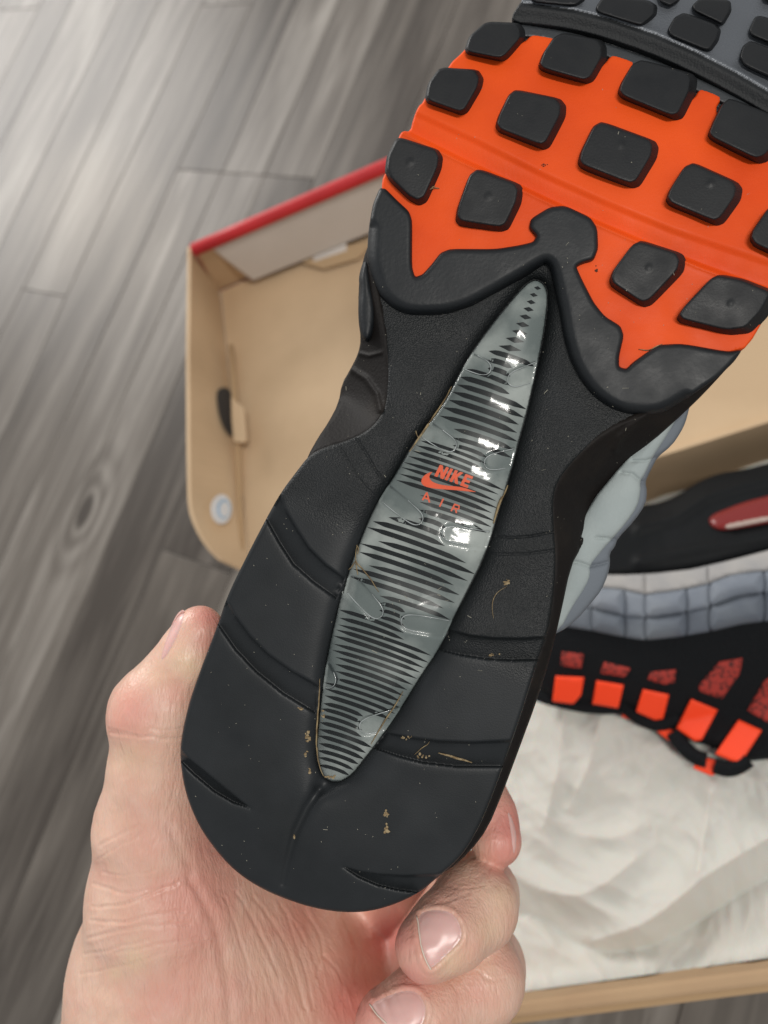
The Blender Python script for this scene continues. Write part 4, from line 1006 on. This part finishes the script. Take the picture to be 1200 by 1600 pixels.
th = chain(G, THUMB, .006); th = smin(th, chain(G, THUMB2, .004), .006)
pm = None
for c_ in PALM:
    q = chain(G, c_, .01); pm = q if pm is None else smin(pm, q, .016)
field = smin(th, pm, .014)
fg = None
for c_ in FING:
    q = chain(G, c_, .004); fg = q if fg is None else smin(fg, q, .0012)
field = smin(field, fg, .004)
def nets(f, lo, vox):
    s = f < 0; nx, ny, nz = f.shape
    c = [s[i:nx - 1 + i, j:ny - 1 + j, k:nz - 1 + k] for i in (0, 1) for j in (0, 1) for k in (0, 1)]
    cnt = sum(x.astype(np.int8) for x in c); act = (cnt > 0) & (cnt < 8)
    idx = np.argwhere(act); vid = np.full(act.shape, -1, int); vid[act] = np.arange(len(idx))
    P = np.zeros((len(idx), 3)); n = np.zeros(len(idx))
    for ax_ in range(3):
        o1, o2 = [q for q in range(3) if q != ax_]
        for a_ in (0, 1):
            for b_ in (0, 1):
                p = idx.copy(); p[:, o1] += a_; p[:, o2] += b_; q = p.copy(); q[:, ax_] += 1
                fa = f[p[:, 0], p[:, 1], p[:, 2]]; fb = f[q[:, 0], q[:, 1], q[:, 2]]
                m = (fa < 0) != (fb < 0); t = np.where(m, fa / (fa - fb + 1e-20), 0)
                pt = p.astype(float); pt[:, ax_] += t; P[m] += pt[m]; n[m] += 1
    P /= n[:, None]; Fc = []
    for ax_ in range(3):
        o1, o2 = (ax_ + 1) % 3, (ax_ + 2) % 3
        sl = [slice(None)] * 3; sl2 = [slice(None)] * 3; sl[ax_] = slice(0, -1); sl2[ax_] = slice(1, None)
        A, B = s[tuple(sl)], s[tuple(sl2)]; e = np.argwhere(A != B)
        ok = (e[:, o1] > 0) & (e[:, o2] > 0) & (e[:, o1] < f.shape[o1] - 1) & (e[:, o2] < f.shape[o2] - 1); e = e[ok]
        fl_ = A[e[:, 0], e[:, 1], e[:, 2]]
        def g(d1, d2):
            q = e.copy(); q[:, o1] -= d1; q[:, o2] -= d2; return vid[q[:, 0], q[:, 1], q[:, 2]]
        Q = np.stack([g(1, 1), g(0, 1), g(0, 0), g(1, 0)], 1)
        Q[~fl_] = Q[~fl_][:, ::-1]; Fc.append(Q)
    return lo + P * vox, np.vstack(Fc)
HV, HF = nets(field, lo, vox); del G, field, th, pm, fg
# relax a little, then carve creases where the photograph shows them
bm = bmesh.new(); me = bpy.data.meshes.new('hand'); me.from_pydata(HV.tolist(), [], HF.tolist()); bm.from_mesh(me)
for _ in range(4): bmesh.ops.smooth_vert(bm, verts=bm.verts, factor=.5, use_axis_x=True, use_axis_y=True, use_axis_z=True)
bm.normal_update()
# refine the part in view
vis = [f for f in bm.faces if f.normal.dot(-f.calc_center_median()) > -.2 * f.calc_center_median().length]
edges = {e for f in vis for e in f.edges}
bmesh.ops.subdivide_edges(bm, edges=list(edges), cuts=1, use_grid_fill=True)
for _ in range(2): bmesh.ops.smooth_vert(bm, verts=bm.verts, factor=.5, use_axis_x=True, use_axis_y=True, use_axis_z=True)
bm.normal_update(); bm.to_mesh(me); bm.free()
n = len(me.vertices); co = np.empty(n * 3); me.vertices.foreach_get('co', co); co = co.reshape(-1, 3)
no = np.empty(n * 3); me.vertices.foreach_get('normal', no); no = no.reshape(-1, 3)
PX = np.stack([600 + co[:, 0] / -co[:, 2] * F, 800 - co[:, 1] / -co[:, 2] * F], 1)
front = (np.einsum('ij,ij->i', no, co) < 0) & (PX[:, 1] < 1720) & (PX[:, 0] < 900)
def R6(*p): return Z(90, 900, 2.2854, *p)
CR = [  # (polyline, width px, depth mm)
 (R6((195, 560), (260, 572), (330, 575), (400, 582), (452, 575)), 3.0, .45), (R6((330, 545), (400, 553), (455, 540)), 2.5, .25), (R6((190, 548), (250, 560)), 2.5, .3),
 (R6((130, 1100), (220, 1130), (330, 1130), (420, 1095)), 3.0, .35), (R6((125, 1180), (200, 1180), (300, 1150), (380, 1120), (440, 1085)), 3.0, .35),
 (R6((120, 1230), (220, 1240), (340, 1210), (450, 1195)), 3.0, .35), (R6((110, 1290), (220, 1262), (330, 1250), (470, 1240)), 3.5, .4), (R6((150, 960), (210, 930), (290, 890)), 3, .25), (R6((140, 1010), (230, 960), (300, 920)), 2.5, .2),
 (R6((200, 1345), (300, 1330), (420, 1300), (520, 1290)), 3, .28), (R6((420, 1330), (500, 1310), (560, 1300)), 2.5, .22), (R6((160, 1060), (260, 1070), (360, 1050)), 2.5, .2), (R6((100, 1350), (200, 1330), (320, 1300)), 3, .25), (R6((250, 1160), (330, 1140), (410, 1110)), 2.2, .25), (R6((80, 1420), (220, 1400), (330, 1360), (450, 1340)), 3, .2),
 (R6((470, 1080), (520, 1160), (570, 1260), (600, 1380), (610, 1500), (620, 1600)), 9, .7), (R6((400, 900), (440, 980), (480, 1060)), 8, .4),
 (R6((640, 1130), (700, 1230), (760, 1350), (800, 1480)), 3.5, .35), (R6((700, 1150), (790, 1260), (850, 1400), (880, 1540)), 3.5, .4), (R6((800, 1180), (880, 1290), (930, 1400)), 3, .3), (R6((600, 1150), (650, 1290), (690, 1430), (700, 1560)), 3, .3),
 (R7((180, 530), (240, 620), (250, 700), (230, 780)), 3.5, .5), (R7((330, 560), (370, 640), (385, 720), (375, 800)), 4.5, .8), (R7((120, 560), (160, 680), (200, 800), (210, 900)), 3, .35), (R7((250, 700), (310, 760), (340, 830), (300, 900)), 3, .4),
 (R7((720, 440), (760, 462), (850, 440)), 2.5, .2), (R7((585, 540), (640, 520), (720, 500), (800, 470)), 3, .25), (R7((900, 330), (870, 370), (880, 420)), 3, .2), (R7((860, 590), (900, 560), (950, 520)), 3, .2), (R7((830, 760), (880, 800), (940, 790)), 3, .25), (R7((700, 960), (790, 880), (850, 860)), 3, .2)]
disp = np.zeros(n); Xf = PX[front]; df = np.zeros(len(Xf))
for P, w, dp in CR:
    dp *= .55; w *= .8
    P = resample(chaikin(P, 2, False), 6, False)
    jit = np.array([noise.noise(Vector((q[0] * .05, q[1] * .05, 2.2))) for q in P])
    d = seg_dist(Xf, P + jit[:, None] * 3, False)
    df -= dp * np.exp(-(d / w) ** 2) - .3 * dp * np.exp(-((d - w * 2.2) / w) ** 2)
df += np.array([noise.noise(Vector((q[0] * .018, q[1] * .018, 5.0))) for q in Xf]) * .45
df += np.array([noise.noise(Vector((q[0] * .055 + q[1] * .01, q[1] * .05, 1.0))) for q in Xf]) * .16
NAILS = [R7((602, 556), (645, 530), (718, 534), (752, 558), (774, 608), (768, 650), (700, 718), (655, 757), (636, 735), (612, 655)),
         R7((425, 890), (470, 862), (560, 830), (612, 842), (640, 895), (632, 955), (600, 985), (500, 985), (452, 930))]
for NP_ in NAILS:
    dn = sd(Xf, chaikin(NP_, 2)); df += -.55 * sm((dn + 1.5) / 4) + .38 * np.exp(-((dn + 5) / 4.5) ** 2)
# long folds fanning over the ball of the palm
tq = np.clip((Xf[:, 0] - 370) / 60, 0, 1) * np.clip((640 - Xf[:, 0]) / 40, 0, 1) * np.clip((Xf[:, 1] - 1370) / 40, 0, 1)
df += tq * np.array([abs(noise.noise(Vector(((q[0] - .35 * q[1]) * .055, (q[1] + .3 * q[0]) * .008, 7.0)))) for q in Xf]) * -.7
disp[front] = df
co += no * (disp / 1000)[:, None]
HO = Qc((330, 1650), .28)
me.vertices.foreach_set('co', (co - HO).ravel()); me.update()
# pigment: redder tips and knuckles, stored per point
spots = [(612, 1460, 52, 1.0), (640, 1530, 40, .8), (800, 1290, 55, 1.0), (790, 1330, 40, .8), (555, 1570, 60, 1.0), (620, 1400, 40, .2), (700, 1400, 40, .3), (330, 960, 38, .9), (322, 1000, 26, .6), (205, 1110, 42, .6), (270, 1080, 30, .45),
         (300, 1400, 70, .5), (330, 1330, 40, .45), (300, 1460, 60, .45), (230, 1330, 60, .3), (540, 1520, 50, .3), (480, 1440, 60, .3), (760, 1560, 40, .25), (800, 1500, 26, .3), (350, 1560, 50, .3), (270, 1560, 60, .35), (560, 1450, 40, .25), (440, 1580, 40, .3)]
pk = np.zeros(n)
for x, y, r_, w in spots: pk = np.maximum(pk, w * np.exp(-(np.hypot(PX[:, 0] - x, PX[:, 1] - y) / r_) ** 2))
yl = np.zeros(n)
for x, y, r_, w in [(290, 1040, 28, .8), (262, 1060, 22, .5), (200, 1180, 30, .5), (720, 1330, 40, .5), (780, 1400, 30, .5), (700, 1500, 30, .6), (760, 1450, 24, .4), (210, 1500, 20, .7), (180, 1520, 14, .6)]:
    yl = np.maximum(yl, w * np.exp(-(np.hypot(PX[:, 0] - x, PX[:, 1] - y) / r_) ** 2))
for nm, arr in (('pink', pk), ('pale', yl)):
    at = me.attributes.new(nm, 'FLOAT', 'POINT'); at.data.foreach_set('value', arr.astype(np.float32))
def skin_mat(nail=False):
    m = bpy.data.materials.new('fingernail' if nail else 'skin'); m.use_nodes = True; nt = m.node_tree; N = nt.nodes; L = nt.links.new; b = N['Principled BSDF']
    tc = N.new('ShaderNodeTexCoord')
    def nz(sc, det, vec=None, dist=0):
        t = N.new('ShaderNodeTexNoise'); t.inputs['Scale'].default_value = sc; t.inputs['Detail'].default_value = det; t.inputs['Distortion'].default_value = dist
        L(vec or tc.outputs['Object'], t.inputs['Vector']); return t
    def mixc(fac, a_, b_):
        x = N.new('ShaderNodeMix'); x.data_type = 'RGBA'
        for s_, v_ in ((0, fac), (6, a_), (7, b_)):
            if hasattr(v_, 'links') or hasattr(v_, 'is_linked'): L(v_, x.inputs[s_])
            elif isinstance(v_, tuple): x.inputs[s_].default_value = (*v_, 1)
            else: x.inputs[s_].default_value = v_
        return x.outputs[2]
    def rngm(src, a_, b_, c_=0, d_=1):
        r = N.new('ShaderNodeMapRange'); r.inputs[1].default_value = a_; r.inputs[2].default_value = b_; r.inputs[3].default_value = c_; r.inputs[4].default_value = d_
        L(src, r.inputs[0]); return r.outputs[0]
    if nail:
        b.inputs['Base Color'].default_value = (.72, .44, .40, 1); b.inputs['Roughness'].default_value = .3
        b.inputs['Subsurface Weight'].default_value = .3; b.inputs['Subsurface Radius'].default_value = (1, .3, .2); b.inputs['Subsurface Scale'].default_value = .002
        return m
    base = mixc(rngm(nz(42, 6, None, .6).outputs[0], .42, .62), (.73, .475, .36), (.71, .405, .31))
    base = mixc(rngm(nz(130, 6).outputs[0], .46, .7, 0, .35), base, (.78, .57, .47))
    a1 = N.new('ShaderNodeAttribute'); a1.attribute_name = 'pink'; a2 = N.new('ShaderNodeAttribute'); a2.attribute_name = 'pale'
    base = mixc(a2.outputs['Fac'], base, (.76, .55, .37)); 
    pf = N.new('ShaderNodeMath'); pf.operation = 'MULTIPLY'; pf.inputs[1].default_value = .8; L(a1.outputs['Fac'], pf.inputs[0])
    base = mixc(pf.outputs[0], base, (.66, .215, .185)); L(base, b.inputs['Base Color'])
    b.inputs['Subsurface Weight'].default_value = .25; b.inputs['Subsurface Radius'].default_value = (1, .4, .25); b.inputs['Subsurface Scale'].default_value = .002
    L(rngm(nz(90, 4).outputs[0], .3, .7, .32, .52), b.inputs['Roughness'])
    mp = N.new('ShaderNodeMapping'); mp.inputs['Rotation'].default_value = (0, 0, .35); mp.inputs['Scale'].default_value = (1, .28, 1); L(tc.outputs['Object'], mp.inputs[0])
    v1 = N.new('ShaderNodeTexVoronoi'); v1.inputs['Scale'].default_value = 1500; L(mp.outputs[0], v1.inputs['Vector'])
    n3 = nz(420, 5, mp.outputs[0], .8)
    b1 = N.new('ShaderNodeBump'); b1.inputs['Strength'].default_value = .5; b1.inputs['Distance'].default_value = .0002; L(v1.outputs[0], b1.inputs['Height'])
    b2 = N.new('ShaderNodeBump'); b2.inputs['Strength'].default_value = .75; b2.inputs['Distance'].default_value = .0006; L(n3.outputs[0], b2.inputs['Height']); L(b1.outputs[0], b2.inputs['Normal'])
    L(b2.outputs[0], b.inputs['Normal'])
    return m
hand = link('hand', me, skin_mat())
hand.matrix_world = CAMM @ Matrix.Translation(HO)
tag(hand, 'left hand gripping the heel of the upturned shoe, thumb on its left side', 'hand')
HB = BVHTree.FromPolygons([Vector(v_) for v_ in co.tolist()], [list(p.vertices) for p in me.polygons])
NAIL = skin_mat(True); NTIP = mat('nail_edge', (.72, .62, .52), .4)
def nail(outl, edge=None):
    O = chaikin(outl, 2); O = resample(O, 2); lo_, h_i = O.min(0), O.max(0)
    g = np.stack(np.meshgrid(np.arange(lo_[0], h_i[0], 2.0), np.arange(lo_[1], h_i[1], 2.0)), -1).reshape(-1, 2); s = sd(g, O); g = g[s > 1.2]; s = s[s > 1.2]
    V = np.vstack([O, g]); ss = np.r_[np.zeros(len(O)), s]
    res = delaunay_2d_cdt([Vector(v_) for v_ in V], [], [list(range(len(O)))], 1, 1e-6)
    V2 = [tuple(v_) for v_ in res[0]]; out = []
    for v_, q in zip(V2, res[3]):
        r_ = ray(np.array(v_)); h = HB.ray_cast(Vector((0, 0, 0)), Vector(r_))
        sv = ss[q[0]]
        lift = -.0001 + .00045 * min(1, sv / 5) ** .6
        p = h[0] if h[0] else Vector(r_ * .24)
        out.append(p + (h[1] if h[1] else Vector((0, 0, 1))) * lift)
    o = mesh('fingernail', [tuple(p - Vector(HO)) for p in out], [list(f) for f in res[2]], NAIL, hand)
    for p in o.data.polygons: pass
    return o
nail(R7((602, 556), (645, 530), (718, 534), (752, 558), (774, 608), (768, 650), (700, 718), (655, 757), (636, 735), (612, 655)))
nail(R7((425, 890), (470, 862), (560, 830), (612, 842), (640, 895), (632, 955), (600, 985), (500, 985), (452, 930)))
nail([(q[0] - 10, q[1] + 2) for q in R7((965, 150), (985, 178), (1003, 240), (1001, 300), (988, 330), (979, 240), (970, 190))])
nail([(276, 958), (290, 950), (286, 975), (268, 1014), (254, 1034), (250, 1026), (262, 990)])
for P, r_ in ((R7((604, 558), (612, 640), (622, 690), (640, 735), (656, 756)), .22), (R7((427, 888), (445, 920), (470, 945), (490, 960)), .22)):
    pp = resample(chaikin(P, 2, False), 3, False); q = []
    for x in pp:
        h = HB.ray_cast(Vector((0, 0, 0)), Vector(ray(x)))
        if h[0]: q.append(h[0] + h[1] * .0003 - Vector(HO))
    vv, ff = tube(q, r_ / 1000, 6); mesh('nail_edge', vv, ff, NTIP, hand)
print('verts', sum(len(o.data.vertices) for o in bpy.data.objects if o.type == 'MESH'), 'hand', n)
